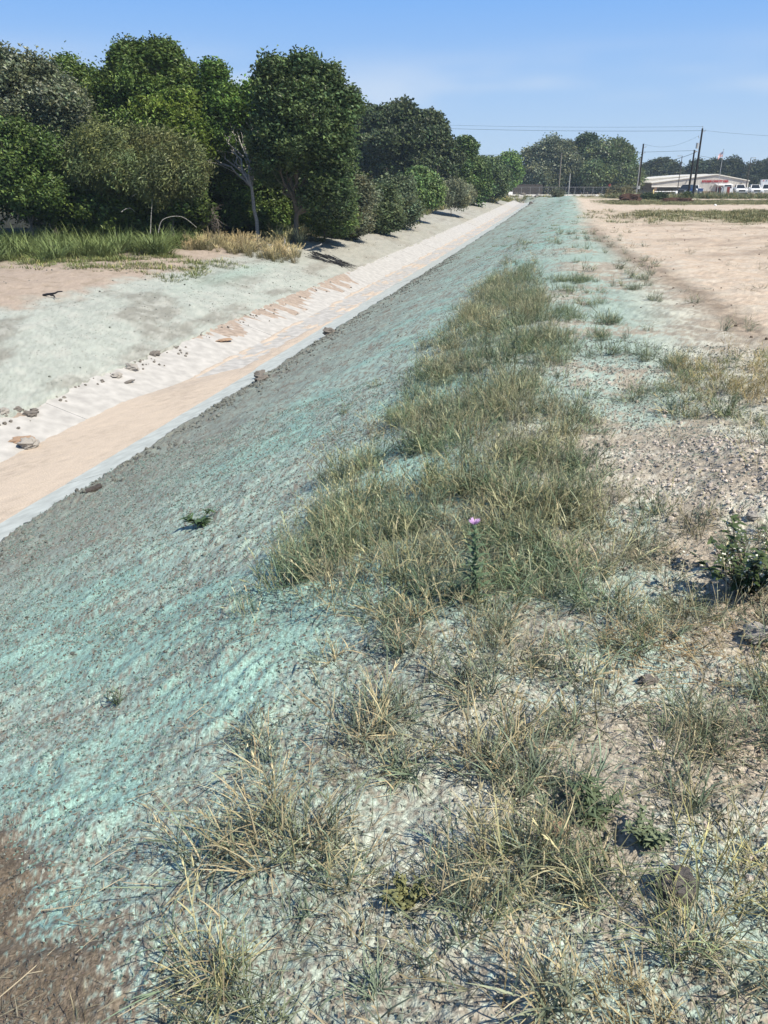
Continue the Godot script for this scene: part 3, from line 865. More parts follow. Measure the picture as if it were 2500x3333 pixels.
# o: n, len [lo,hi], wid, spread (base radius), lean (0..1 outward), bend, heads (share of seed stalks), base/tip colours, dead (share), segs
func tuft_mesh(o: Dictionary) -> ArrayMesh:
	var v := PackedVector3Array()
	var n := PackedVector3Array()
	var c := PackedColorArray()
	for i in int(o.n):
		var a := rf(0, TAU)
		var out := Vector3(cos(a), 0, sin(a))
		var root: Vector3 = out * o.spread * sqrt(rf(0, 1))
		var a2 := a + rf(-0.9, 0.9)
		var out2 := Vector3(cos(a2), 0, sin(a2))
		var lean: float = o.lean * rf(0.15, 1.25)
		var dir: Vector3 = (Vector3.UP + out2 * lean).normalized()
		var length := rf(o.len[0], o.len[1])
		var bend: Vector3 = out2 * o.bend * rf(0.2, 1.3) + Vector3(rf(-0.2, 0.2), -o.bend * rf(0.1, 0.9), rf(-0.2, 0.2))
		var g := rf(0.7, 1.25)
		var c0: Color = o.base * g
		var c1: Color = o.tip * g
		if rng.randf() < o.get("dead", 0.0):
			c0 = Color(0.36, 0.28, 0.15) * g
			c1 = Color(0.52, 0.42, 0.24) * g
		blade(v, n, c, root, dir, bend, length, o.wid * rf(0.6, 1.3), c0, c1, o.get("segs", 4))
	for i in int(o.get("heads", 0)):
		var a := rf(0, TAU)
		var out := Vector3(cos(a), 0, sin(a))
		var root: Vector3 = out * o.spread * 0.7 * sqrt(rf(0, 1))
		var dir: Vector3 = (Vector3.UP + out * o.lean * rf(0.1, 0.9)).normalized()
		var length: float = o.hlen * rf(0.7, 1.15)
		var bend := out * rf(0.0, 0.5) + Vector3(rf(-0.15, 0.15), rf(-0.3, 0), rf(-0.15, 0.15))
		var sc := Color(0.44, 0.36, 0.19) * rf(0.75, 1.2)
		blade(v, n, c, root, dir, bend, length, 0.0026 * o.get("hw", 1.0), sc * 0.8, sc, 5)
		# spikelets along the last third
		var p := root
		var d := dir
		var path := [root]
		for k in 5:
			d = (d + bend / 5.0).normalized()
			p += d * length / 5.0
			path.append(p)
		var hw: float = o.get("hw", 1.0)
		for k in 9:
			var t := rf(3.2, 5.0)
			var q: Vector3 = path[int(t) if t < 5.0 else 4]
			q = q.lerp(path[mini(int(t) + 1, 5)], t - floorf(t))
			var sd: Vector3 = (d + rand_dir() * 0.55).normalized()
			blade(v, n, c, q, sd, Vector3.ZERO, rf(0.014, 0.026) * hw, 0.0042 * hw, sc * 1.05, sc * 1.25, 2)
	return arrays(v, n, c)

# shoots with leaves along them: n shoots of height h, leaves per shoot
func sward_mesh(o: Dictionary) -> ArrayMesh:
	var v := PackedVector3Array()
	var n := PackedVector3Array()
	var c := PackedColorArray()
	var sweep: Vector3 = o.get("sweep", Vector3.ZERO)
	for i in int(o.n):
		var a := rf(0, TAU)
		var out := Vector3(cos(a), 0, sin(a))
		var root: Vector3 = out * o.spread * sqrt(rf(0, 1))
		var a2 := a + rf(-1.3, 1.3)
		var lean: float = o.lean * pow(rf(0.0, 1.0), 1.6) * 1.7
		var d: Vector3 = (Vector3.UP + Vector3(cos(a2), 0, sin(a2)) * lean + sweep * rf(0.4, 1.2)).normalized()
		var h: float = rf(o.h[0], o.h[1])
		var bend := rand_dir() * 0.5 + Vector3(0, rf(-0.5, 0.15), 0)
		var g := rf(0.6, 1.3)
		var dry: bool = rng.randf() < o.get("dead", 0.0)
		var c0: Color = (Color(0.22, 0.18, 0.105) if dry else o.base) * g
		var c1: Color = (Color(0.36, 0.315, 0.195) if dry else o.tip) * g
		var head: bool = rng.randf() < o.get("heads", 0.0)
		if head:
			h *= 1.2
			c0 = Color(0.25, 0.22, 0.12) * g
			c1 = Color(0.44, 0.385, 0.235) * g
		blade(v, n, c, root, d, bend, h, 0.0026 * o.get("stem", 1.0), c0, c1.lerp(c0, 0.3), 4)
		var p := root
		var path := [root]
		var dirs := [d]
		for k in 4:
			d = (d + bend / 4.0).normalized()
			p += d * h / 4.0
			path.append(p)
			dirs.append(d)
		for k in int(o.leaves):
			var t := rf(0.0, 3.2)
			var q: Vector3 = (path[int(t)] as Vector3).lerp(path[int(t) + 1], t - int(t))
			var b := rf(0, TAU)
			var ld: Vector3 = (dirs[int(t)] + Vector3(cos(b), rf(-0.1, 0.4), sin(b)) * rf(0.35, 1.1)).normalized()
			blade(v, n, c, q, ld, Vector3(cos(b), 0, sin(b)) * rf(0.0, 0.7) + Vector3(0, rf(-1.1, 0.1), 0), rf(o.leaf[0], o.leaf[1]), o.wid * rf(0.6, 1.25), c0.lerp(c1, t / 5.0), c1 * rf(0.85, 1.15), 3)
		if head:
			for k in 7:
				var t := rf(2.7, 3.99)
				var q: Vector3 = (path[int(t)] as Vector3).lerp(path[int(t) + 1], t - int(t))
				blade(v, n, c, q, (dirs[3] + rand_dir() * 0.5).normalized(), Vector3.ZERO, rf(0.010, 0.022), 0.0036, c1, c1 * 1.15, 2)
	return arrays(v, n, c)

var tufts := {}

func make_tufts() -> void:
	var straw0 := Color(0.26, 0.24, 0.135)
	var straw1 := Color(0.46, 0.40, 0.235)
	var teal0 := Color(0.105, 0.155, 0.115)
	var teal1 := Color(0.225, 0.275, 0.185)
	var gr0 := Color(0.085, 0.115, 0.05)
	var gr1 := Color(0.22, 0.24, 0.12)
	for kind in ["dry", "mixed", "teal", "flat", "stalk", "tall"]: tufts[kind] = []
	for k in 5:
		var sw := Vector3(-0.25, 0, -0.1) * rf(0.0, 1.6)
		tufts.dry.append(sward_mesh({"n": 24, "h": [0.14, 0.34], "leaves": 4, "leaf": [0.05, 0.15], "wid": 0.0030, "spread": 0.12, "lean": 0.6, "heads": 0.42, "base": straw0 * 0.5, "tip": straw1 * 0.75, "dead": 0.3, "sweep": sw}))
		tufts.mixed.append(sward_mesh({"n": 26, "h": [0.08, 0.27], "leaves": 4, "leaf": [0.05, 0.15], "wid": 0.0034, "spread": 0.11, "lean": 0.7, "heads": 0.14, "base": gr0 * 0.7, "tip": Color(0.18, 0.21, 0.125), "dead": 0.12, "sweep": sw}))
		tufts.teal.append(sward_mesh({"n": 17, "h": [0.05, 0.19], "leaves": 4, "leaf": [0.04, 0.13], "wid": 0.0038, "spread": 0.05, "lean": 0.85, "heads": 0.07, "base": teal0 * 0.7, "tip": teal1 * 0.9, "dead": 0.18, "sweep": sw}))
		tufts.flat.append(sward_mesh({"n": 12, "h": [0.06, 0.18], "leaves": 3, "leaf": [0.03, 0.09], "wid": 0.0028, "spread": 0.08, "lean": 3.2, "base": Color(0.11, 0.12, 0.08), "tip": Color(0.23, 0.23, 0.155), "dead": 0.35}))
		tufts.stalk.append(sward_mesh({"n": 5, "h": [0.18, 0.36], "leaves": 1, "leaf": [0.04, 0.10], "wid": 0.0028, "spread": 0.06, "lean": 0.6, "heads": 0.8, "base": straw0, "tip": straw1, "dead": 0.5, "sweep": sw * 1.5}))
		tufts.tall.append(tuft_mesh({"n": 46, "len": [0.5, 1.25], "wid": 0.026, "spread": 0.22, "lean": 0.5, "bend": 1.1, "base": Color(0.07, 0.10, 0.03), "tip": Color(0.19, 0.245, 0.085), "segs": 5}))
	tufts.rusty = [tuft_mesh({"n": 60, "len": [0.3, 0.7], "wid": 0.012, "spread": 0.22, "lean": 0.4, "bend": 0.5, "heads": 12, "hlen": 0.85, "hw": 4.0, "base": Color(0.13, 0.12, 0.055), "tip": Color(0.165, 0.15, 0.08), "dead": 0.06})]
	tufts.weed = [tuft_mesh({"n": 70, "len": [0.25, 0.8], "wid": 0.035, "spread": 0.4, "lean": 0.7, "bend": 0.8, "base": Color(0.08, 0.11, 0.035), "tip": Color(0.20, 0.23, 0.11), "dead": 0.1})]
	tufts.turf = [tuft_mesh({"n": 60, "len": [0.06, 0.22], "wid": 0.02, "spread": 0.45, "lean": 0.7, "bend": 0.5, "base": Color(0.10, 0.12, 0.05), "tip": Color(0.21, 0.21, 0.10), "dead": 0.15})]

# scatter tufts: density(s, lat, x, z) in 0..1
func scatter(called: String, label: String, kinds: Array, count: int, s0: float, s1: float, l0: float, l1: float, density: Callable, size: Vector2, tint := Color(1, 1, 1), spread_s := 1.0, material: Material = null) -> void:
	var whole: Node3D = null
	for which in kinds.size():
		var xf := []
		var cols := PackedColorArray()
		for i in count / kinds.size():
			var s := lerpf(s0, s1, pow(rng.randf(), spread_s))
			var lat := rf(l0, l1)
			var w := to_world(s, lat)
			if rng.randf() > density.call(s, lat, w.x, w.y): continue
			var sc := rf(size.x, size.y)
			var b := Basis.from_euler(Vector3(rf(-0.18, 0.18), rf(0, TAU), rf(-0.18, 0.18))).scaled(Vector3(sc, sc * rf(0.8, 1.2), sc))
			xf.append(Transform3D(b, Vector3(w.x, ground(w.x, w.y) - 0.006, w.y)))
			var g := rf(0.75, 1.25)
			cols.append(Color(tint.r * g * rf(0.93, 1.07), tint.g * g, tint.b * g * rf(0.9, 1.1)))
		if xf.is_empty(): continue
		if whole == null:
			whole = thing(called, label, "grass")
			whole.set_meta("kind", "stuff")
		swarm("tufts", kinds[which], material if material else M.grass, xf, cols, whole).set_meta("kind", "stuff")

func strip(s: float, lat: float, x: float, z: float) -> float:       # the dry grass that runs along the crest
	var c0 := lerpf(-0.58, -1.15, smoothstep(3.0, 20.0, s))
	var hw := lerpf(0.92, 0.55, smoothstep(3.0, 18.0, s))
	var d := absf(lat - c0 - 0.18 * nB.get_noise_2d(x * 1.2, z * 1.2)) / hw
	var e := 1.0 - smoothstep(0.65, 1.15, d)
	e *= smoothstep(2.6, 3.5, s) * (1.0 - smoothstep(15.0, 21.0, s))
	return e * clampf(0.85 + 2.3 * nB.get_noise_2d(x * 1.1 + 40.0, z * 1.1), 0.02, 1.0)

func build_grass() -> void:
	scatter("dry_grass", "straw coloured dry grass growing along the crest of the bank", tufts.dry, 1200, 2.4, 21.0, -2.2, 0.8, strip, Vector2(0.6, 1.05), Color(0.82, 0.90, 0.88), 1.3)
	scatter("green_grass", "grey green grass mixed into the dry strip on the bank crest", tufts.mixed, 2600, 2.4, 23.0, -2.4, 1.0, strip, Vector2(0.6, 1.05), Color(0.80, 0.98, 0.98), 1.2)
	var near := func(s, lat, x, z):
		var e: float = smoothstep(0.35, -0.75, -lat - 0.75) if lat < -0.6 else 1.0
		e *= 1.0 - smoothstep(3.4, 4.6, s)
		return e * clampf(0.25 + 1.0 * nB.get_noise_2d(x * 2.2, z * 2.2 + 7.0), 0.0, 1.0)
	scatter("foreground_grass", "mulch dusted blue green grass tufts scattered across the foreground", tufts.teal, 820, 0.9, 4.6, -1.4, 1.9, near, Vector2(0.6, 1.15))
	scatter("foreground_grass", "thin matted grass lying across the foreground", tufts.flat, 2600, 0.8, 5.5, -1.35, 2.2, near, Vector2(0.6, 1.2))
	scatter("foreground_grass", "mixed green and straw grass across the foreground", tufts.mixed, 270, 0.9, 4.4, -1.1, 2.0, near, Vector2(0.6, 0.95))
	var stalky := func(s, lat, x, z): return 0.5 if lat > -1.0 else 0.15
	scatter("grass_stalks", "tall thin straw seed stalks standing over the foreground", tufts.stalk, 170, 1.0, 6.0, -1.2, 1.6, stalky, Vector2(0.7, 1.0))
	var islands := func(s, lat, x, z): return smoothstep(0.12, 0.34, nB.get_noise_2d(x * 0.8 - 17.0, z * 0.8)) * smoothstep(4.5, 6.0, s)
	scatter("island_grass", "low dusty grass islands between the dry strip and the field", tufts.mixed, 900, 4.0, 16.0, -0.4, 1.5, islands, Vector2(0.45, 0.85), Color(0.8, 0.95, 0.88))
	# right hand clump of golden grass
	var gold := func(s, lat, x, z): return exp(-(pow((lat - 1.75) / 0.5, 2.0) + pow((s - 7.2) / 0.9, 2.0)))
	scatter("golden_grass", "golden brown grass patch at the right edge of the field", tufts.dry, 420, 5.5, 10.0, 0.2, 3.0, gold, Vector2(0.5, 0.85), Color(1.0, 0.93, 0.72))
	scatter("golden_grass", "greener blades in the golden patch at the right", tufts.mixed, 220, 5.5, 10.0, 0.2, 3.0, gold, Vector2(0.5, 0.9), Color(1.1, 1.05, 0.75))
	var corner := func(s, lat, x, z): return exp(-(pow((lat - 1.15) / 0.45, 2.0) + pow((s - 2.0) / 0.8, 2.0)))
	scatter("golden_grass", "yellow green grass in the lower right corner", tufts.dry, 110, 0.8, 4.0, 0.3, 2.2, corner, Vector2(0.55, 0.85), Color(0.95, 0.95, 0.72))
	scatter("golden_grass", "green grass in the lower right corner", tufts.mixed, 110, 0.8, 4.0, 0.2, 2.2, corner, Vector2(0.6, 1.0), Color(0.95, 1.0, 0.75))
	# sparse growth behind the strip on the crest
	var sparse := func(s, lat, x, z):
		return clampf(-0.05 + 1.3 * nB.get_noise_2d(x * 0.9 + 20.0, z * 0.9), 0.0, 1.0) * (1.0 - smoothstep(1.4, 2.6, lat)) * smoothstep(-2.6, -1.6, lat)
	scatter("sparse_grass", "low grey green grass scattered on the crest and field edge", tufts.teal, 900, 6.0, 32.0, -2.6, 2.6, sparse, Vector2(0.8, 1.5), Color(0.9, 0.95, 0.85))
	scatter("sparse_grass", "flat thin grass on the crest and field edge", tufts.flat, 900, 5.0, 34.0, -2.6, 3.4, sparse, Vector2(0.9, 1.5))
	var field := func(s, lat, x, z): return clampf(0.12 + 0.9 * nB.get_noise_2d(x * 0.6 + 60.0, z * 0.6), 0.0, 1.0)
	scatter("field_sprouts", "tiny grass sprouts dotting the pink dirt field", tufts.flat, 1500, 9.0, 48.0, 1.8, 24.0, field, Vector2(0.6, 1.3))
	var slope := func(s, lat, x, z): return 0.35
	scatter("slope_sprouts", "few thin sprouts on the mulched bank", tufts.flat, 160, 2.0, 14.0, -5.6, -1.4, slope, Vector2(0.25, 0.55), Color(0.6, 0.75, 0.6))
	var farslope := func(s, lat, x, z): return clampf(0.1 + 1.2 * nB.get_noise_2d(x * 0.5, z * 0.5), 0.0, 1.0)
	scatter("slope_sprouts", "green tufts in rows on the distant mulched bank", tufts.turf, 500, 26.0, 110.0, -4.2, 0.4, farslope, Vector2(0.25, 0.6), Color(0.7, 0.85, 0.6))
	# far field bands
	var band := func(s, lat, x, z):
		var zz: float = -z + 5.0 * nA.get_noise_2d(x * 0.35 + 50.0, z * 0.35)
		var b: float = smoothstep(38.0, 42.0, zz) * (1.0 - smoothstep(57.0, 62.0, zz)) * smoothstep(-1.0, 10.0, lat)
		b = maxf(b, smoothstep(81.0, 85.0, zz) * (1.0 - smoothstep(102.0, 110.0, zz)) * smoothstep(2.0, 6.0, lat))
		return b * clampf(0.7 + 1.2 * nB.get_noise_2d(x * 0.5, z * 0.5), 0.0, 1.0)
	scatter("field_grass", "green grass bands crossing the far side of the dirt field", tufts.turf, 15000, 34.0, 116.0, 0.5, 46.0, band, Vector2(0.7, 1.25))
	# weeds before the road
	var xf := []
	var cols := PackedColorArray()
	for i in 900:
		var x := rf(34.0, 78.0)
		var z := rf(-134.0, -118.0)
		if nB.get_noise_2d(x * 0.25, z * 0.25) < -0.12: continue
		var sc := rf(0.6, 1.5)
		xf.append(Transform3D(spin(sc), Vector3(x, ground(x, z), z)))
		cols.append(Color(1, 1, 1) * rf(0.7, 1.2))
	tag(swarm("roadside_weeds", tufts.weed[0], M.grass, xf, cols), "green weeds along the near side of the road before the parked vehicles", "weeds", "", "stuff")
	xf = []
	cols = PackedColorArray()
	for i in 420:
		var s := rf(118.0, 140.0)
		var lat := rf(-17.0, -9.6)
		if lat > -11.0 and s < 132.0: continue
		var w := to_world(s, lat)
		xf.append(Transform3D(spin(rf(0.5, 1.2)), Vector3(w.x, ground(w.x, w.y), w.y)))
		cols.append(Color(1.2, 1.15, 0.9) * rf(0.7, 1.2))
	for i in 260:
		var p := Vector3(rf(2.0, 42.0), 0, rf(-142.5, -138.5))
		if rng.randf() < 0.5 and p.x > 24.0: continue
		p.y = ground(p.x, p.z)
		xf.append(Transform3D(spin(rf(0.3, 0.9)), p))
		cols.append(Color(1.1, 1.05, 0.85) * rf(0.7, 1.2))
	tag(swarm("roadside_weeds", tufts.weed[0], M.grass, xf, cols), "grey green weeds around the far end of the channel", "weeds", "", "stuff")
	# tall grasses at the foot of the thicket
	var tall := func(s, lat, x, z):
		return (1.0 if z > -37.0 and z < -25.5 else 0.0) * (1.0 - smoothstep(-9.2, -7.6, x)) * clampf(0.55 + 1.5 * nB.get_noise_2d(x * 0.6, z * 0.6), 0.05, 1.0) * smoothstep(-29.0, -31.0, z + 0.9 * sin(x * 1.3) - 3.0 * smoothstep(-10.5, -13.0, x))
	scatter("tall_grass", "tall arching green grass in front of the thicket at the left", tufts.tall, 3200, 16.0, 36.0, -29.0, -14.0, tall, Vector2(0.4, 1.05))
	var fringe := func(s, lat, x, z): return (1.0 if z > -31.0 and z < -25.5 else 0.0) * clampf(0.15 + 1.6 * nB.get_noise_2d(x * 0.8, z * 0.8), 0.0, 1.0) * (1.0 - smoothstep(-6.5, -5.0, x)) * smoothstep(-24.0, -27.0, z)
	scatter("low_grass", "patchy low green grass on the pink dirt before the tall grass", tufts.turf, 5500, 14.0, 30.0, -27.0, -12.0, fringe, Vector2(0.45, 1.1), Color(0.9, 1.05, 0.75))
	var rust := func(s, lat, x, z): return (1.0 if z > -37.0 and z < -33.2 else 0.0) * smoothstep(-8.8, -7.6, x) * (1.0 - smoothstep(-4.4, -3.6, x))
	scatter("rusty_grass", "rusty tan grass at the feet of the white trunked and grey trunked trees", tufts.rusty, 1000, 26.0, 38.0, -20.0, -10.0, rust, Vector2(0.4, 0.85))
	var edge := func(s, lat, x, z):
		return exp(-pow((lat + 13.3 + 0.010 * (s - 36.0)) / 0.7, 2.0)) * clampf(0.6 + nB.get_noise_2d(x * 0.5, z * 0.5), 0.0, 1.0)
	scatter("bank_grass", "pale dusty grass along the top of the left bank below the bushes", tufts.rusty, 2600, 36.0, 125.0, -16.0, -11.8, edge, Vector2(0.5, 1.1), Color(1.25, 1.35, 1.25))
	scatter("bank_grass", "green grass along the top of the left bank below the bushes", tufts.tall, 1500, 40.0, 122.0, -16.5, -12.2, edge, Vector2(0.35, 0.7), Color(1.3, 1.15, 1.05))

func build_litter() -> void:
	# sprayed mulch flakes and soil crumbs
	var flake := new_st()
	var fp := [Vector3(-0.006, 0, -0.002), Vector3(0.006, 0.001, -0.0015), Vector3(0.001, -0.001, 0.0035), Vector3(0.0005, 0.0042, 0.0)]
	for q in [[0, 1, 3], [1, 2, 3], [2, 0, 3]]:
		for k in q: flake.add_vertex(fp[k])
	var fm := done(flake)
	var xf := []
	var cols := PackedColorArray()
	for i in 150000:
		var s := 0.7 + 8.5 * pow(rng.randf(), 1.5)
		var lat := rf(-3.2 - 0.4 * s, 2.2)
		var w := to_world(s, lat)
		if absf(w.x) > 0.72 * absf(w.y) + 0.4: continue
		var n := nB.get_noise_2d(w.x * 2.0, w.y * 2.0) + 0.6 * nC.get_noise_2d(w.x * 3.0, w.y * 3.0)
		if n < rf(-0.8, 0.25): continue
		var sc := rf(0.5, 1.5) * (1.0 + 0.06 * s)
		xf.append(Transform3D(Basis.from_euler(Vector3(rf(-0.5, 0.5), rf(0, TAU), rf(-0.5, 0.5))).scaled(Vector3(sc, sc * rf(0.7, 1.8), sc)), Vector3(w.x, ground(w.x, w.y) + 0.001, w.y)))
		var k := rng.randf()
		var c := Color(0.235, 0.36, 0.32) if k < 0.52 else (Color(0.40, 0.44, 0.40) if k < 0.74 else (Color(0.25, 0.21, 0.175) if k < 0.92 else Color(0.15, 0.16, 0.14)))
		if lat > -0.6: c = c.lerp(Color(0.34, 0.31, 0.265), 0.45)
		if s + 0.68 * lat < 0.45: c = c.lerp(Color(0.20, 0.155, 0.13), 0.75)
		cols.append(c * rf(0.75, 1.4))
	for i in 22000:      # larger flecks farther off, on both banks
		var s := 6.0 + 26.0 * pow(rng.randf(), 1.4)
		var left := rng.randf() < 0.45
		var lat := rf(-13.2, -9.5) if left else rf(-5.6, 0.1)
		var w := to_world(s, lat)
		if nB.get_noise_2d(w.x * 0.9, w.y * 0.9) < rf(-0.5, 0.3): continue
		var sc := rf(1.2, 3.2) * (0.6 + 0.03 * s)
		xf.append(Transform3D(Basis.from_euler(Vector3(rf(-0.3, 0.3), rf(0, TAU), rf(-0.3, 0.3))).scaled(Vector3(sc, sc * 0.8, sc)), Vector3(w.x, ground(w.x, w.y) + 0.001, w.y)))
		var k := rng.randf()
		var c := Color(0.16, 0.175, 0.15) if k < 0.34 else (Color(0.45, 0.48, 0.44) if k < 0.8 else Color(0.28, 0.235, 0.19))
		cols.append(c * rf(0.7, 1.3))
	tag(swarm("mulch_flakes", fm, M.clod, xf, cols), "flecks of blue green sprayed mulch over the banks and near ground", "mulch", "", "stuff")
	# clods
	var cm := lump(5, Vector3(0.05, 0.036, 0.045), 0.35, 5, 7)
	xf = []
	cols = PackedColorArray()
	for i in 5200:
		var s := rf(0.9, 42.0)
		var lat := R_TOP + 0.12 + absf(rng.randfn()) * 0.45
		var sc := rf(0.25, 1.25) * (1.0 if s > 5.0 else 0.8)
		var k := rng.randf()
		if k < 0.16:
			s = 0.8 + 8.0 * pow(rng.randf(), 1.5)
			lat = rf(-5.5, 2.4)
			sc = rf(0.10, 0.32)
			if lat > 0.4: sc = rf(0.2, 0.9)
		elif k < 0.34:
			s = rf(4.0, 5.4)
			lat = 1.2 + 0.5 * rng.randfn()
			sc = rf(0.15, 0.6)
		elif nB.get_noise_2d(s * 0.8, 3.0) < -0.05: continue
		var w := to_world(s, lat)
		xf.append(Transform3D(spin(sc), Vector3(w.x, ground(w.x, w.y) + 0.008 * sc, w.y)))
		var c := Color(0.26, 0.27, 0.24) if lat < 0.4 else Color(0.80, 0.71, 0.62)
		cols.append(c * rf(0.65, 1.3))
	for i in 2300:     # crumbs over bank, field and left bank
		var s := 3.0 + 45.0 * pow(rng.randf(), 1.3)
		var lat := rf(-5.8, -0.5)
		var k := rng.randf()
		var sc := rf(0.15, 0.6)
		if k < 0.30:
			lat = rf(1.0, 24.0)
			s = rf(9.0, 52.0)
			sc = rf(0.25, 0.9)
		elif k < 0.37:
			lat = rf(-16.0, -9.6)
			s = rf(8.0, 50.0)
			sc = rf(0.3, 1.3)
		elif nB.get_noise_2d(s * 0.5, lat * 0.9) < -0.02: continue
		var w := to_world(s, lat)
		xf.append(Transform3D(spin(sc), Vector3(w.x, ground(w.x, w.y) + 0.006 * sc, w.y)))
		var c := Color(0.20, 0.215, 0.19) if k >= 0.30 else Color(0.20, 0.15, 0.11)
		cols.append(c * rf(0.5, 1.3))
	for i in 420:      # crumbs spilt over the left edge of the concrete
		var s := rf(9.0, 34.0)
		if nB.get_noise_2d(s * 0.9, 40.0) < 0.08: continue
		var lat := L_TOP - 0.05 + absf(rng.randfn()) * 0.22
		var p := channel_point(s, lat, 0.01)
		xf.append(Transform3D(spin(rf(0.4, 1.7)), p))
		cols.append(Color(0.34, 0.31, 0.275) * rf(0.6, 1.2))
	tag(swarm("soil_clods", cm, M.clod, xf, cols), "crumbled soil clods along the channel edges and bank", "soil clods", "", "stuff")
	# fallen stems
	var v := PackedVector3Array()
	var n := PackedVector3Array()
	var c := PackedColorArray()
	blade(v, n, c, Vector3(-0.09, 0.004, 0), Vector3(1, 0.12, 0.1), Vector3(0.1, -0.25, -0.3), 0.19, 0.0028, Color(0.9, 0.9, 0.9), Color(1.1, 1.1, 1.1), 5)
	blade(v, n, c, Vector3(0.0, 0.006, 0.0), Vector3(0.7, 0.2, 0.7), Vector3(0.2, -0.2, 0), 0.07, 0.002, Color(0.9, 0.9, 0.9), Color(1.1, 1.1, 1.1), 3)
	var sm := arrays(v, n, c)
	xf = []
	cols = PackedColorArray()
	for i in 8000:
		var s := 0.7 + 6.0 * pow(rng.randf(), 1.4)
		var lat := rf(-1.25, 2.2)
		var w := to_world(s, lat)
		if nB.get_noise_2d(w.x * 1.7, w.y * 1.7 + 30.0) < rf(-0.35, 0.2): continue
		var sc := rf(0.25, 0.9)
		xf.append(Transform3D(Basis.from_euler(Vector3(rf(-0.15, 0.15), rf(0, TAU), rf(-0.15, 0.2))).scaled(Vector3.ONE * sc), Vector3(w.x, ground(w.x, w.y) + 0.004, w.y)))
		var k := rng.randf()
		cols.append((Color(0.33, 0.285, 0.20) if k < 0.35 else (Color(0.20, 0.18, 0.13) if k < 0.8 else Color(0.25, 0.29, 0.22))) * rf(0.7, 1.25))
	tag(swarm("fallen_stems", sm, M.straw, xf, cols), "dead grass stems lying flat over the near ground", "dead stems", "", "stuff")

func clump(u: float, v: float, label: String, kind: String, o: Dictionary, group := "") -> Node3D:
	var p := on_ground(u, v)
	var t := thing(kind, label, o.get("category", "grass clump"), p - Vector3(0, 0.008, 0), 0.0, group)
	var hi: float = o.len[1]
	put("blades", sward_mesh({"n": int(o.n * 0.36), "h": [o.len[0] * 0.6, hi * 0.85], "leaves": 4, "leaf": [hi * 0.25, hi * 0.6], "wid": o.wid * 0.85, "spread": o.spread, "lean": o.lean * 0.9, "heads": 0.05 * o.get("heads", 0), "base": o.base * 0.75, "tip": o.tip * 0.95, "dead": o.dead if o.has("dead") else 0.0, "sweep": o.get("sweep", Vector3(-0.15, 0, -0.1))}), M.grass, t)
	return t

func leafy_plant(u: float, v: float, called: String, label: String, stems: int, height: float, leaf: Vector2, col: Color, spread: float, dots := 0, per := 14) -> Node3D:
	var p := on_ground(u, v)
	var t := thing(called, label, "weed", p - Vector3(0, 0.008, 0))
	var st := new_st()
	var lv := PackedVector3Array()
	var ln := PackedVector3Array()
	var lc := PackedColorArray()
	var fv := PackedVector3Array()
	var fn := PackedVector3Array()
	var fc := PackedColorArray()
	for i in stems:
		var a := rf(0, TAU)
		var tip := Vector3(cos(a) * spread * rf(0.2, 1.0), height * rf(0.65, 1.0), sin(a) * spread * rf(0.2, 1.0))
		var path := limb_path(Vector3.ZERO, tip, 0.05 * height, 5)
		tube(st, path, taper(0.0028, 0.0012, 5), 4)
		for k in per:
			var f := rf(0.15, 1.0) * 5.0
			var q: Vector3 = path[int(minf(f, 4.0))].lerp(path[int(minf(f, 4.0)) + 1], f - int(minf(f, 4.0)))
			var b := rf(0, TAU)
			var d := Vector3(cos(b), rf(0.0, 0.7), sin(b)).normalized()
			blade(lv, ln, lc, q, d, Vector3(0, -0.5, 0) + rand_dir() * 0.2, leaf.x * rf(0.6, 1.2), leaf.y * rf(0.8, 1.2), col * rf(0.75, 1.1), col * rf(1.0, 1.5), 3)
		for k in dots:
			var q: Vector3 = path[rng.randi_range(2, 5)] + rand_dir() * 0.025
			blade(fv, fn, fc, q, rand_dir(), rand_dir(), 0.010, 0.009, Color(0.62, 0.62, 0.52), Color(0.68, 0.68, 0.58), 2)
	put("stem", done(st), M.bark_dark if dots > 0 else mat(col * 0.9), t)
	put("foliage", arrays(lv, ln, lc), M.grass, t)
	if dots > 0: put("blossom", arrays(fv, fn, fc), M.grass, t)
	return t

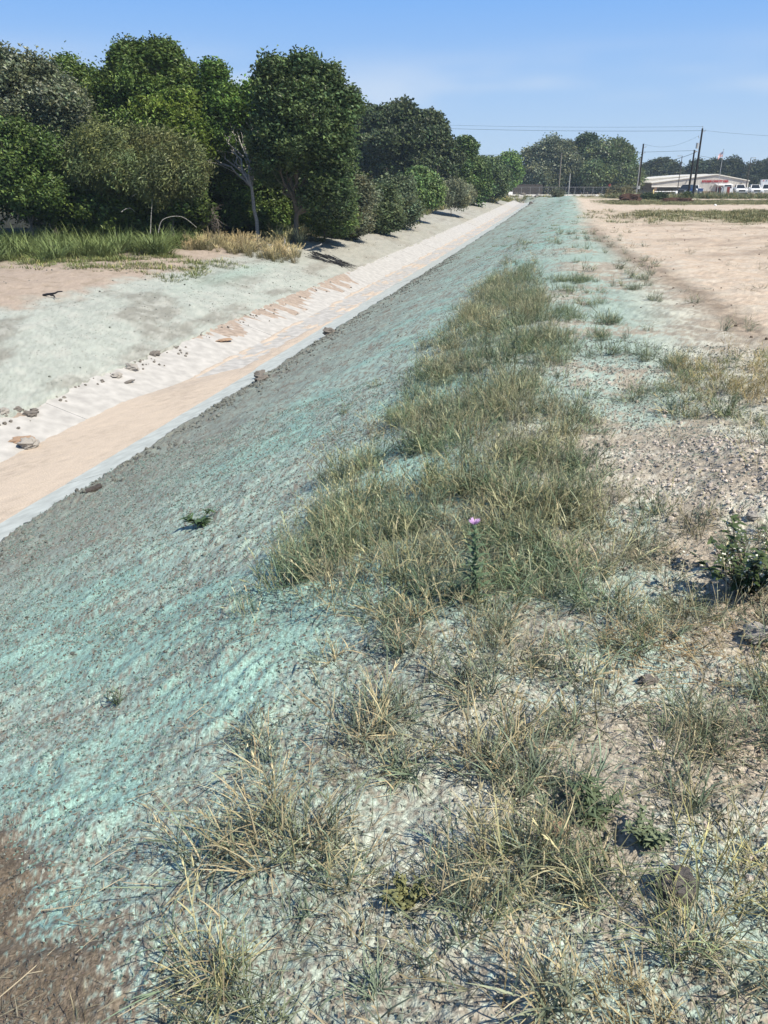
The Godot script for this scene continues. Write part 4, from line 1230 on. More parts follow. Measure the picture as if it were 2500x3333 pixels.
func build_foreground() -> void:
	var teal0 := Color(0.10, 0.15, 0.11)
	var teal1 := Color(0.24, 0.29, 0.19)
	var y0 := Color(0.16, 0.17, 0.075)
	var y1 := Color(0.42, 0.40, 0.20)
	clump(730, 3235, "upright yellow green grass tuft by itself at the lower left of the foreground", "grass_tuft", {"n": 46, "len": [0.10, 0.25], "wid": 0.0046, "spread": 0.03, "lean": 0.55, "bend": 0.4, "heads": 1, "hlen": 0.27, "base": y0, "tip": y1, "dead": 0.25})
	clump(675, 2822, "blue green grass tuft leaning left over its dark shadow", "grass_tuft", {"n": 70, "len": [0.12, 0.30], "wid": 0.0044, "spread": 0.05, "lean": 1.0, "bend": 0.5, "heads": 3, "hlen": 0.34, "base": teal0, "tip": teal1, "dead": 0.15})
	clump(880, 2780, "largest dense grass tuft right of the leaning blue green tuft", "grass_tuft", {"n": 130, "len": [0.12, 0.32], "wid": 0.0042, "spread": 0.10, "lean": 0.85, "bend": 0.6, "heads": 8, "hlen": 0.42, "base": teal0, "tip": Color(0.30, 0.32, 0.18), "dead": 0.3})
	clump(1218, 3232, "small upright grass tuft at the bottom centre", "grass_tuft", {"n": 32, "len": [0.07, 0.17], "wid": 0.0040, "spread": 0.02, "lean": 0.5, "bend": 0.4, "base": teal0, "tip": teal1, "dead": 0.1})
	clump(984, 2980, "little fanned blue green tuft below the largest tuft", "grass_tuft", {"n": 26, "len": [0.05, 0.13], "wid": 0.0038, "spread": 0.02, "lean": 0.8, "bend": 0.4, "base": teal0, "tip": teal1, "dead": 0.1})
	clump(1800, 3275, "pale fountain shaped grass tuft at the bottom right of centre", "grass_tuft", {"n": 80, "len": [0.10, 0.24], "wid": 0.0050, "spread": 0.035, "lean": 0.8, "bend": 0.5, "heads": 2, "hlen": 0.26, "base": teal0, "tip": Color(0.34, 0.36, 0.23), "dead": 0.25})
	clump(2235, 3090, "thin bladed green tuft just below the dark rock", "grass_tuft", {"n": 90, "len": [0.10, 0.26], "wid": 0.0030, "spread": 0.06, "lean": 0.8, "bend": 0.5, "heads": 6, "hlen": 0.36, "base": Color(0.09, 0.13, 0.07), "tip": Color(0.27, 0.30, 0.15), "dead": 0.2})
	clump(2065, 3290, "short bushy straw coloured tuft at the bottom edge", "grass_tuft", {"n": 150, "len": [0.04, 0.13], "wid": 0.0030, "spread": 0.07, "lean": 0.8, "bend": 0.7, "base": Color(0.2, 0.17, 0.08), "tip": Color(0.45, 0.37, 0.19), "dead": 0.5})
	clump(1551, 2275, "dark rooted grass tuft below the thistle", "grass_tuft", {"n": 90, "len": [0.12, 0.30], "wid": 0.0042, "spread": 0.07, "lean": 0.9, "bend": 0.6, "heads": 3, "hlen": 0.32, "base": teal0, "tip": teal1, "dead": 0.15})
	clump(1213, 2370, "grass tuft over a black shadow, left of centre", "grass_tuft", {"n": 90, "len": [0.12, 0.28], "wid": 0.0042, "spread": 0.07, "lean": 0.9, "bend": 0.6, "heads": 5, "hlen": 0.36, "base": teal0, "tip": teal1, "dead": 0.25})
	clump(1550, 2490, "splayed straw and green tuft beneath the dark rooted tuft", "grass_tuft", {"n": 80, "len": [0.10, 0.26], "wid": 0.0044, "spread": 0.05, "lean": 1.1, "bend": 0.5, "heads": 3, "hlen": 0.32, "base": Color(0.12, 0.15, 0.09), "tip": Color(0.33, 0.33, 0.19), "dead": 0.35})
	clump(1690, 2560, "wide blue green tuft right of the splayed straw tuft", "grass_tuft", {"n": 80, "len": [0.10, 0.24], "wid": 0.0044, "spread": 0.07, "lean": 1.1, "bend": 0.5, "base": teal0, "tip": teal1, "dead": 0.1})
	clump(2471, 2415, "spiky grey green tuft at the right edge above the golden corner", "grass_tuft", {"n": 60, "len": [0.10, 0.24], "wid": 0.0036, "spread": 0.04, "lean": 0.9, "bend": 0.3, "base": teal0, "tip": teal1, "dead": 0.15})
	clump(1640, 2830, "yellowish tuft swept to the left above the weedy plant", "grass_tuft", {"n": 80, "len": [0.10, 0.28], "wid": 0.0036, "spread": 0.06, "lean": 1.0, "bend": 0.5, "heads": 8, "hlen": 0.36, "base": Color(0.14, 0.15, 0.08), "tip": Color(0.38, 0.36, 0.19), "dead": 0.4})
	clump(380, 2292, "lone curly green sprig on the mulched slope", "seedling", {"n": 34, "len": [0.05, 0.11], "wid": 0.005, "spread": 0.004, "lean": 1.4, "bend": 1.2, "base": Color(0.06, 0.09, 0.05), "tip": Color(0.15, 0.2, 0.11), "category": "seedling"})
	leafy_plant(655, 1705, "slope_plant", "lone dark green leafy plant on the mulched slope", 8, 0.10, Vector2(0.08, 0.018), Color(0.05, 0.085, 0.035), 0.16)
	leafy_plant(1326, 2945, "yellow_weed", "low yellow green small leaved weed in the foreground centre", 26, 0.09, Vector2(0.016, 0.009), Color(0.165, 0.17, 0.075), 0.08)
	leafy_plant(1925, 2680, "green_weed", "fresh green narrow leaved weed above the rock", 14, 0.15, Vector2(0.045, 0.007), Color(0.085, 0.115, 0.06), 0.09)
	leafy_plant(2105, 2745, "green_weed", "paler low weed directly left of the golden corner grass", 16, 0.08, Vector2(0.028, 0.008), Color(0.13, 0.16, 0.09), 0.08)
	leafy_plant(2425, 1935, "flowering_weed", "bushy dark green weed with small white blossoms at the right edge", 30, 0.34, Vector2(0.055, 0.020), Color(0.055, 0.08, 0.028), 0.30, 10, 16)
	leafy_plant(1673, 1215, "tall_weed", "tall dark spindly weed standing behind the dry grass strip", 3, 0.95, Vector2(0.12, 0.016), Color(0.06, 0.085, 0.05), 0.12, 0, 12)
	leafy_plant(1590, 1190, "tall_weed", "shorter spindly weed left of the tallest one", 4, 0.65, Vector2(0.10, 0.016), Color(0.07, 0.10, 0.06), 0.14, 0, 12)
	# thistle
	var tp := on_ground(1545, 1965)
	var flower_at := on_plane(1544, 1700, tp.z + 0.02)
	var th := thing("thistle", "single thistle with a lilac flower rising from the dry grass", "thistle", tp)
	var st := new_st()
	var top := flower_at - tp
	tube(st, limb_path(Vector3.ZERO, top - Vector3(0, 0.02, 0), 0.012, 6), taper(0.0055, 0.003, 6), 6)
	put("stem", done(st), mat(Color(0.09, 0.14, 0.08)), th)
	var v := PackedVector3Array()
	var n := PackedVector3Array()
	var c := PackedColorArray()
	for i in 46:
		var t := pow(float(i) / 46.0, 0.9)
		var a := i * 2.4
		var q: Vector3 = top * (0.05 + 0.85 * t)
		blade(v, n, c, q, Vector3(cos(a), 0.7, sin(a)).normalized(), Vector3(0, -0.6, 0), lerpf(0.13, 0.035, t) * rf(0.8, 1.2), 0.017, Color(0.07, 0.115, 0.06), Color(0.14, 0.20, 0.11), 4)
	put("leaves", arrays(v, n, c), M.grass, th)
	v = PackedVector3Array(); n = PackedVector3Array(); c = PackedColorArray()
	for i in 90:
		var a := rf(0, TAU)
		var d := Vector3(cos(a) * rf(0.3, 1.3), 1.0, sin(a) * rf(0.3, 1.3)).normalized()
		blade(v, n, c, top - Vector3(0, 0.012, 0), d, Vector3.ZERO, rf(0.024, 0.036), 0.0030, Color(0.46, 0.26, 0.54), Color(0.66, 0.46, 0.72), 2)
	put("flower", arrays(v, n, c), M.petal, th)
	put("bract", lump(77, Vector3(0.022, 0.026, 0.022), 0.15, 6, 8), mat(Color(0.10, 0.15, 0.09)), th).position = top - Vector3(0, 0.018, 0)
	# straw heap
	var hp := on_ground(2150, 2095)
	var hv := PackedVector3Array()
	var hn := PackedVector3Array()
	var hc := PackedColorArray()
	for i in 420:
		var x := rng.randfn() * 0.17
		var z := rng.randfn() * 0.13
		var y := ground(hp.x + x, hp.z + z) - hp.y + rf(0.0, 0.035)
		var a := rf(0, TAU)
		blade(hv, hn, hc, Vector3(x, y, z), Vector3(cos(a), rf(0.0, 0.5), sin(a)), Vector3(0, -0.6, 0) + rand_dir() * 0.5, rf(0.05, 0.16), 0.0032, Color(0.21, 0.155, 0.085) * rf(0.6, 1.2), Color(0.42, 0.32, 0.18) * rf(0.7, 1.2), 3)
	var heap := put("straw_heap", arrays(hv, hn, hc), M.straw)
	heap.position = hp
	tag(heap, "matted heap of dead brown grass lying right of the dry strip", "dead grass")

func rock(u: float, v: float, label: String, size: Vector3, material: Material, seed_: int, yaw := 0.0, called := "rock", sink := 0.3, on_channel := false, group := "") -> void:
	var p := on_ground(u, v)
	if on_channel:
		var d := sight(u, v)
		var t := 6.0
		while t < 80.0:
			var q := d * t
			var s := q.x * sa - q.z * ca
			var lat := q.x * ca + q.z * sa
			if q.y < channel_point(s, lat, 0.0).y: break
			t += 0.01
		p = d * t
	var o := put(called, lump(seed_, size, 0.3, 9, 13), material)
	o.position = p + Vector3(0, size.y * (0.5 - sink), 0)
	o.rotation = Vector3(rf(-0.2, 0.2), yaw, rf(-0.2, 0.2))
	tag(o, label, called.replace("_", " "), group)

func build_rocks() -> void:
	rock(2200, 2905, "dark grey jagged rock half hidden in grass at the lower right", Vector3(0.115, 0.08, 0.09), M.rock_dark, 11, 0.4, "rock", 0.2)
	rock(95, 1458, "white rounded stone resting on the channel's left slope beside the sand", Vector3(0.32, 0.18, 0.22), M.stone, 12, 0.8, "stone", 0.1, true)
	rock(70, 1437, "flat tan broken slab behind the white stone on the channel slope", Vector3(0.46, 0.07, 0.26), M.stone_tan, 13, 0.3, "stone", 0.1, true)
	rock(112, 1452, "grey angular stone touching the white stone's right side", Vector3(0.22, 0.12, 0.16), M.stone, 14, 1.2, "stone", 0.1, true)
	rock(2448, 1687, "smooth white pebble on the pale rubble at the right edge", Vector3(0.065, 0.045, 0.05), M.stone, 15, 0.2, "stone", 0.2)
	rock(100, 1353, "brown lump lowest in the row of clods at the channel's left edge", Vector3(0.23, 0.11, 0.16), M.clod_dark, 16, 0.5, "clod", 0.2, true)
	rock(58, 1340, "dark clod above the brown lump on the channel's left edge", Vector3(0.16, 0.11, 0.12), M.clod_dark, 17, 0.9, "clod", 0.2, true)
	rock(14, 1350, "pale clod at the left margin of the photo on the concrete edge", Vector3(0.20, 0.16, 0.16), M.stone, 18, 0.9, "clod", 0.2, true)
	rock(112, 1342, "brown clod rightmost of the left edge row", Vector3(0.16, 0.09, 0.12), M.clod_dark, 19, 0.1, "clod", 0.2, true)
	rock(432, 1204, "large grey clod on the concrete edge halfway along the left bank", Vector3(0.27, 0.17, 0.20), M.stone, 20, 0.1, "clod", 0.2, true)
	rock(380, 1228, "grey clod left of the large one on the concrete edge", Vector3(0.23, 0.12, 0.17), M.stone, 21, 0.7, "clod", 0.2, true)
	rock(505, 1157, "dark clod pair fallen onto the concrete edge past the large clod", Vector3(0.28, 0.14, 0.16), M.clod_dark, 22, 0.7, "clod", 0.2, true)
	rock(418, 1246, "flat brown piece lying alone in the middle of the white slope", Vector3(0.28, 0.05, 0.12), M.clod_dark, 23, 0.9, "clod", 0.1, true)
	rock(730, 1110, "flat tan piece on the white slope further along", Vector3(0.5, 0.07, 0.22), M.stone_tan, 24, 0.9, "clod", 0.1, true)
	rock(848, 1226, "dark clod on the right rim of the channel near the sand bend", Vector3(0.26, 0.16, 0.2), M.clod_dark, 25, 0.3, "clod", 0.2, true)
	rock(852, 1238, "dark clod just above the rim clod near the sand bend", Vector3(0.3, 0.18, 0.2), M.clod_dark, 26, 0.5, "clod", 0.3)
	rock(1072, 1086, "round dark clod on the right soil edge midway up the channel", Vector3(0.34, 0.22, 0.26), M.clod_dark, 27, 0.5, "clod", 0.3)
	rock(2110, 2222, "dark crusted clod on pale ground below the straw heap", Vector3(0.09, 0.04, 0.05), M.clod_dark, 28, 0.5, "clod", 0.2)
	rock(2458, 2075, "cracked pale clod pile at the right edge beneath the flowering weed", Vector3(0.11, 0.07, 0.09), M.stone, 29, 0.5, "clod", 0.2)
	rock(1815, 2704, "pinkish flat clod beside the fresh green weed", Vector3(0.07, 0.035, 0.05), M.stone_tan, 30, 0.5, "clod", 0.2)
	# a dark board at the toe of the bank
	var bp := on_ground(309, 1597)
	var bd := put("board_scrap", box_mesh(Vector3(0, 0.03, 0), Vector3(0.20, 0.035, 0.09)), M.bark_dark)
	bd.position = bp
	bd.rotation = Vector3(0.1, 0.5, 0.25)
	tag(bd, "short dark board scrap at the toe of the mulched bank", "board")
	# black twigs on the left bank
	var p := on_ground(172, 968)
	var st := new_st()
	tube(st, limb_path(Vector3(-0.25, 0.05, 0), Vector3(0.3, 0.16, 0.05), 0.06, 5), taper(0.035, 0.015, 5), 6)
	tube(st, limb_path(Vector3(-0.05, 0.07, 0), Vector3(0.12, 0.02, 0.15), 0.04, 4), taper(0.03, 0.012, 4), 6)
	var tw := put("twig", done(st), M.black)
	tw.position = p
	tag(tw, "black charred twig lying near the edge of the pink dirt on the left bank", "twig")
	# bleached branches at the trees' feet
	var spots := [[922, 815, Vector3(0.1, 0.55, 0), "short upright bleached branch stub left of the grey trunk's foot"], [1008, 818, Vector3(0.75, 0.30, 0.1), "white bleached branch lying right of the grey trunk's foot"]]
	for q in spots:
		var bp2 := on_ground(q[0], q[1])
		var s2 := new_st()
		tube(s2, limb_path(-q[3 - 1] * 0.4 + Vector3(0, 0.12, 0), q[2] * 0.8 + Vector3(0, 0.1, 0), 0.10, 6), taper(0.05, 0.028, 6), 7)
		var b := put("fallen_branch", done(s2), M.bark_pale)
		b.position = bp2
		tag(b, q[3], "branch")
	# dark brush pile
	var pp := on_ground(1075, 850)
	var s3 := new_st()
	for i in 70:
		var a := rf(-0.5, 0.9)
		var f := Vector3(rf(-1.1, 0.5), rf(0.02, 0.14), rf(-0.8, 0.9))
		f.y += ground(pp.x + f.x, pp.z + f.z) - pp.y
		var l := rf(0.4, 1.3)
		var t2 := f + Vector3(cos(a) * l, 0, sin(a) * l * 0.7)
		t2.y = ground(pp.x + t2.x, pp.z + t2.z) - pp.y + rf(0.02, 0.10)
		tube(s3, limb_path(f, t2, 0.06 * l, 3), taper(rf(0.008, 0.022), 0.005, 3), 4)
	var br := put("brush", done(s3), M.black)
	br.position = pp
	tag(br, "dark fallen brush spread on the left bank below the grey trunk", "brush")
	# bent pale limbs in the thicket
	var bents := [[[515, 760], [530, 715], [590, 705], [640, 740], "bent pale branch arching over the tall grass"], [[430, 640], [455, 622], [485, 620], [500, 625], "short pale curved branch in the olive feathery tree"], [[490, 760], [492, 700], [495, 660], [494, 640], "straight thin pale stem under the olive feathery tree"], [[395, 690], [410, 680], [425, 678], [440, 690], "thin pale twig arching low in the dark thicket"]]
	for q in bents:
		var pts := []
		for k in 4: pts.append(on_plane(q[k][0], q[k][1], -34.6 - 0.1 * k))
		var base: Vector3 = pts[0]
		var cv := []
		for k in 13:
			var t := k / 12.0 * 3.0
			var i := mini(int(t), 2)
			var a: Vector3 = pts[maxi(i - 1, 0)]
			var d: Vector3 = pts[mini(i + 2, 3)]
			cv.append((pts[i] as Vector3).cubic_interpolate(pts[i + 1], a, d, t - i) - base)
		var s4 := new_st()
		tube(s4, cv, taper(0.017, 0.008, 12), 6)
		var o := put("bent_branch", done(s4), M.bark_pale)
		o.position = base
		tag(o, q[4], "branch")
	# dead root ball
	var rp := on_ground(690, 795)
	var s5 := new_st()
	var c5 := Vector3(0, 1.35, -0.2)
	for i in 60:
		var a := rf(0, TAU)
		var to := c5 + Vector3(cos(a) * rf(0.2, 0.9), rf(-1.2, 0.35), sin(a) * rf(0.1, 0.5))
		tube(s5, limb_path(c5 + rand_dir() * 0.15, to, 0.15, 4), taper(rf(0.012, 0.025), 0.005, 4), 4)
	var rb := put("root_ball", done(s5), M.bark)
	rb.position = rp
	tag(rb, "tangle of dead grey roots and twigs before the dark gap in the thicket", "dead roots")

# ---------------------------------------------------------------- the far side: building, poles, fence, vehicles
const BZ := -178.0

func zu(x: float) -> float: return 2000.0 + x * 0.3014
func zv(y: float) -> float: return 380.0 + y * 0.3016
func bp(x: float, y: float, z := BZ) -> Vector3: return on_plane(zu(x), zv(y), z)

func build_station() -> void:
	var base_y := -1.95
	var o := Vector3(bp(405, 718).x, base_y, BZ)
	var t := thing("metal_building", "long low cream metal building with red lettering and a porch", "building", o)
	var X := func(x: float) -> float: return bp(x, 740).x - o.x
	var Y := func(y: float) -> float: return bp(900, y).y - base_y
	var xa: float = 0.0
	var xr: float = X.call(1437)
	var xp: float = X.call(1085)
	var xo: float = X.call(715)
	var ye: float = Y.call(716)
	var yr: float = Y.call(692)
	var yp: float = Y.call(628)
	var yb: float = Y.call(748)
	var st := new_st()
	prism(st, PackedVector2Array([Vector2(xo, 0), Vector2(xr, 0), Vector2(xr, yr), Vector2(xp, yp), Vector2(xa, ye), Vector2(xa, yb), Vector2(xo, yb)]), -0.25, 0.0)
	box(st, Vector3(xr - 0.125, yr / 2.0 - 0.02, -13.0), Vector3(0.25, yr - 0.04, 25.4))
	box(st, Vector3(xo + 0.1, yb / 2.0, -2.9), Vector3(0.2, yb, 5.2))
	var x := xo + 0.5
	while x < xr - 0.3:
		var top := lerpf(ye, yp, (x - xa) / (xp - xa)) if x < xp else lerpf(yp, yr, (x - xp) / (xr - xp))
		box(st, Vector3(x, (top + 0.5) / 2.0, 0.012), Vector3(0.07, top - 0.62, 0.03))
		x += 0.6
	put("wall", done(st), M.wall, t)
	# rear block
	var xl: float = X.call(287)
	var yl: float = Y.call(686)
	st = new_st()
	prism(st, PackedVector2Array([Vector2(xl, 0), Vector2(xo + 2.0, 0), Vector2(xo + 2.0, lerpf(yl, yp, 0.62)), Vector2(xl, yl)]), -25.0, -5.5)
	x = xl + 0.3
	while x < xa + 1.4:
		box(st, Vector3(x, yl / 2.0, -5.49), Vector3(0.07, yl - 0.1, 0.03))
		x += 0.6
	put("rear_wall", done(st), M.wall, t)
	# roofs
	st = new_st()
	prism(st, PackedVector2Array([Vector2(xa - 0.25, ye - 0.04), Vector2(xp, yp + 0.02), Vector2(xr + 0.25, yr - 0.06), Vector2(xr + 0.25, yr + 0.12), Vector2(xp, yp + 0.20), Vector2(xa - 0.25, ye + 0.14)]), -5.45, 0.25)
	put("roof", done(st), M.roofm, t)
	st = new_st()
	prism(st, PackedVector2Array([Vector2(xl - 0.2, yl - 0.02), Vector2(xp, yp + 0.04), Vector2(xr + 0.2, yr - 0.05), Vector2(xr + 0.2, yr + 0.12), Vector2(xp, yp + 0.27), Vector2(xl - 0.2, yl + 0.18)]), -25.5, -5.46)
	put("roof", done(st), M.roofm, t)
	put("corner_trim", box_mesh(Vector3(xr + 0.01, yr / 2.0 - 0.05, 0.03), Vector3(0.18, yr - 0.12, 0.10)), M.trim, t)
	put("corner_trim", box_mesh(Vector3(xl - 0.02, yl / 2.0, -5.45), Vector3(0.14, yl - 0.04, 0.12)), M.trim, t)
	put("beam", box_mesh(Vector3((xa + xo) / 2.0, yb - 0.1, 0.02), Vector3(xo - xa, 0.22, 0.12)), M.trim, t)
	put("column", box_mesh(Vector3(X.call(448), yb / 2.0 - 0.1, -0.2), Vector3(0.55, yb - 0.2, 0.5)), M.brick, t)
	put("brick_base", box_mesh(Vector3((X.call(738) + X.call(1098)) / 2.0, 0.29, 0.03), Vector3(X.call(1098) - X.call(738), 0.58, 0.10)), M.brick, t)
	put("brick_base", box_mesh(Vector3((X.call(1196) + X.call(1425)) / 2.0, 0.29, 0.03), Vector3(X.call(1425) - X.call(1196), 0.58, 0.10)), M.brick, t)
	put("brick_base", box_mesh(Vector3(xo + 0.35, 0.30, 0.02), Vector3(0.7, 0.60, 0.12)), M.brick, t)
	# entrance
	var dx: float = X.call(1146)
	var dw: float = X.call(1190) - X.call(1100)
	var dh: float = Y.call(757)
	put("door", box_mesh(Vector3(dx, dh / 2.0, 0.03), Vector3(dw, dh, 0.12)), M.door, t)
	var door := t.get_node("door")
	for k in 2:
		put("pane", box_mesh(Vector3(dx + (k - 0.5) * dw * 0.48, dh * 0.48, 0.10), Vector3(dw * 0.34, dh * 0.72, 0.03)), M.glass, door)
	put("handle", box_mesh(Vector3(dx + 0.06, dh * 0.45, 0.15), Vector3(0.04, 0.35, 0.05)), M.chrome, door)
	var cx0: float = X.call(1082)
	var cx1: float = X.call(1255)
	var cy: float = Y.call(738)
	st = new_st()
	var cp := PackedVector2Array([Vector2(0, 0), Vector2(1.5, -0.22), Vector2(1.5, -0.36), Vector2(0, -0.14)])
	prism(st, cp, cx0, cx1)
	var canopy := put("canopy", done(st), M.white, t)
	canopy.transform = Transform3D(Basis(Vector3(0, 0, 1), Vector3(0, 1, 0), Vector3(1, 0, 0)), Vector3(0, cy + 0.3, 0.02))
	# wall lamps
	for q in [[778, 692], [776, 741], [1050, 747], [1368, 712], [1360, 762]]:
		put("wall_lamp", box_mesh(Vector3(X.call(q[0]), Y.call(q[1]), 0.14), Vector3(0.22, 0.16, 0.24)), M.pole_grey, t)
	# lettering
	var tm := TextMesh.new()
	var font := SystemFont.new()
	font.font_names = PackedStringArray(["Droid Sans"])
	font.font_weight = 700
	tm.font = font
	tm.text = "GOLIAD COUNTY EMS"
	tm.font_size = 32
	tm.pixel_size = 0.02
	tm.depth = 0.1
	var want: float = X.call(1221) - X.call(938)
	var box_ := tm.get_aabb()
	var sc := want / maxf(box_.size.x, 0.01)
	var sign_ := put("lettering", tm, M.red, t)
	sign_.scale = Vector3(sc, sc * 1.12, 1.0)
	sign_.position = Vector3((X.call(1221) + X.call(938)) / 2.0, Y.call(696), 0.08)
	sign_.position.y -= box_.get_center().y * sc * 1.12
	sign_.position.x -= box_.get_center().x * sc

func pole(u: float, v: float, top_v: float, z: float, label: String, r: float, material: Material, called := "utility_pole", category := "utility pole") -> Node3D:
	var b := on_plane(u, v, z)
	b.y = ground(b.x, b.z) - 0.1 if z > -140.0 else -1.95
	var top := on_plane(u + (v - top_v) * 0.14, top_v, z).y - b.y
	var t := thing(called, label, category, b)
	t.set_meta("h", top)
	put("pole", tube_mesh([Vector3.ZERO, Vector3(0, top * 0.5, 0), Vector3(0, top, 0)], [r, r * 0.86, r * 0.7], 10), material, t)
	return t

func wire(a: Vector3, b: Vector3, sag: float, label: String, r := 0.022) -> void:
	var pts := []
	for i in 25:
		var t := i / 24.0
		pts.append(a.lerp(b, t) - Vector3(0, sag * 4.0 * t * (1.0 - t), 0) - a)
	var w := put("power_line", tube_mesh(pts, taper(r * 0.75, r * 0.75, 24), 5), M.wire)
	w.position = a
	tag(w, label, "power line")

func build_poles() -> void:
	var pz := -124.0
	var main := pole(2254, 645, 418, pz, "tallest dark utility pole carrying a grey transformer", 0.17, M.pole)
	var mh: float = main.get_meta("h")
	put("transformer", tube_mesh([Vector3(-0.45, mh * 0.72, 0.1), Vector3(-0.45, mh * 0.80, 0.1)], [0.19, 0.19], 12), M.galv, main)
	put("bracket", box_mesh(Vector3(-0.22, mh * 0.77, 0.05), Vector3(0.35, 0.06, 0.06)), M.pole_grey, main)
	put("insulator", tube_mesh([Vector3(0, mh, 0), Vector3(0, mh + 0.28, 0)], [0.03, 0.06], 6), M.pole_grey, main)
	put("insulator", tube_mesh([Vector3(0.1, mh * 0.95, 0), Vector3(0.42, mh * 0.96, 0), Vector3(0.45, mh * 0.98, 0)], [0.025, 0.03, 0.05], 6), M.pole_grey, main)
	put("insulator", tube_mesh([Vector3(-0.1, mh * 0.87, 0), Vector3(-0.4, mh * 0.87, 0), Vector3(-0.42, mh * 0.9, 0)], [0.025, 0.03, 0.05], 6), M.pole_grey, main)
	var second := pole(2239, 640, 488, pz - 2.0, "shorter dark utility pole standing just left of the tallest pole", 0.16, M.pole)
	var sh: float = second.get_meta("h")
	put("fitting", box_mesh(Vector3(0.25, sh * 0.97, 0), Vector3(0.4, 0.12, 0.12)), M.pole_grey, second)
	var left := pole(2075, 634, 468, -138.0, "dark utility pole at the left end of the metal building", 0.17, M.pole)
	var lh: float = left.get_meta("h")
	put("insulator", tube_mesh([Vector3(0.1, lh * 0.93, 0), Vector3(0.45, lh * 0.93, 0), Vector3(0.45, lh * 0.96, 0)], [0.03, 0.03, 0.06], 6), M.pole_grey, left)
	put("insulator", tube_mesh([Vector3(0.1, lh * 0.83, 0), Vector3(0.4, lh * 0.83, 0), Vector3(0.4, lh * 0.86, 0)], [0.03, 0.03, 0.06], 6), M.pole_grey, left)
	put("meter_box", box_mesh(Vector3(0.05, 1.6, 0.22), Vector3(0.3, 0.5, 0.2)), M.galv, left)
	pole(2071, 634, 514, -137.0, "thin pale pole touching the dark pole at the building's left end", 0.10, M.pole_grey)
	pole(1818, 622, 498, -141.0, "thin weathered wooden pole at the top of the mulched bank", 0.13, M.pole_wood)
	pole(1851, 624, 565, -166.0, "short grey post standing at the fence corner", 0.13, M.pole_grey, "fence_corner_post", "post")
	pole(1259, 640, 545, -88.0, "slim dark post in front of the dark oaks near the house", 0.06, M.bark_dark, "slim_post", "post")
	pole(1423, 610, 540, -92.0, "slim dark post in front of the right hand dark oak", 0.06, M.bark_dark, "slim_post", "post")
	for q in [[2203, 636, 507, -1.0, "street light with its arm to the left, before the porch"], [2424, 636, 513, 1.0, "street light with its arm to the right, at the building's right corner"]]:
		var l := pole(q[0], q[1], q[2], -158.0, q[4], 0.085, M.bark_dark, "street_light", "street light")
		var h: float = l.get_meta("h")
		put("arm", box_mesh(Vector3(q[3] * 0.28, h - 0.03, 0), Vector3(0.6, 0.05, 0.06)), M.bark_dark, l)
		put("lamp_head", box_mesh(Vector3(q[3] * 0.62, h - 0.03, 0), Vector3(0.5, 0.09, 0.22)), M.pole_grey, l)
	# flag
	var fp := pole(2333, 632, 488, -172.0, "slim silver flagpole flying a flag before the building entrance", 0.06, M.galv, "flagpole", "flagpole")
	var fh: float = fp.get_meta("h")
	put("finial", lump(3, Vector3(0.2, 0.2, 0.2), 0.0, 6, 8), M.chrome, fp).position = Vector3(0, fh + 0.08, 0)
	build_flag(fp.position + Vector3(0, fh - 0.25, 0))
	# cables
	var mt := main.position + Vector3(0, mh + 0.25, 0)
	wire(on_plane(1000, 388, -150.0), mt, 0.5, "uppermost power line running to the top of the tallest pole", 0.018)
	wire(on_plane(1000, 398, -148.0), main.position + Vector3(0.42, mh * 0.97, 0), 0.5, "thicker power line just under the uppermost one", 0.026)
	wire(on_plane(1000, 500, -140.0), second.position + Vector3(0.2, sh * 0.99, 0), 0.4, "cable crossing in front of the roadside trees to the shorter dark pole", 0.026)
	wire(left.position + Vector3(0.3, lh * 0.66, 0), second.position + Vector3(0.3, sh * 0.96, 0), 0.5, "thick cable rising from the left dark pole to the shorter dark pole", 0.04)
	wire(left.position + Vector3(0, lh, 0), main.position + Vector3(-0.4, mh * 0.9, 0), 0.9, "drooping line between the left dark pole and the tallest pole", 0.015)
	wire(main.position + Vector3(0, mh * 0.62, 0), on_plane(2720, 556, -140.0), 0.3, "line leaving the tallest pole to the right across the flag's height", 0.025)
	wire(main.position + Vector3(0.42, mh * 0.97, 0), on_plane(2720, 445, -140.0), 0.3, "faint upper line leaving the tallest pole to the right", 0.018)

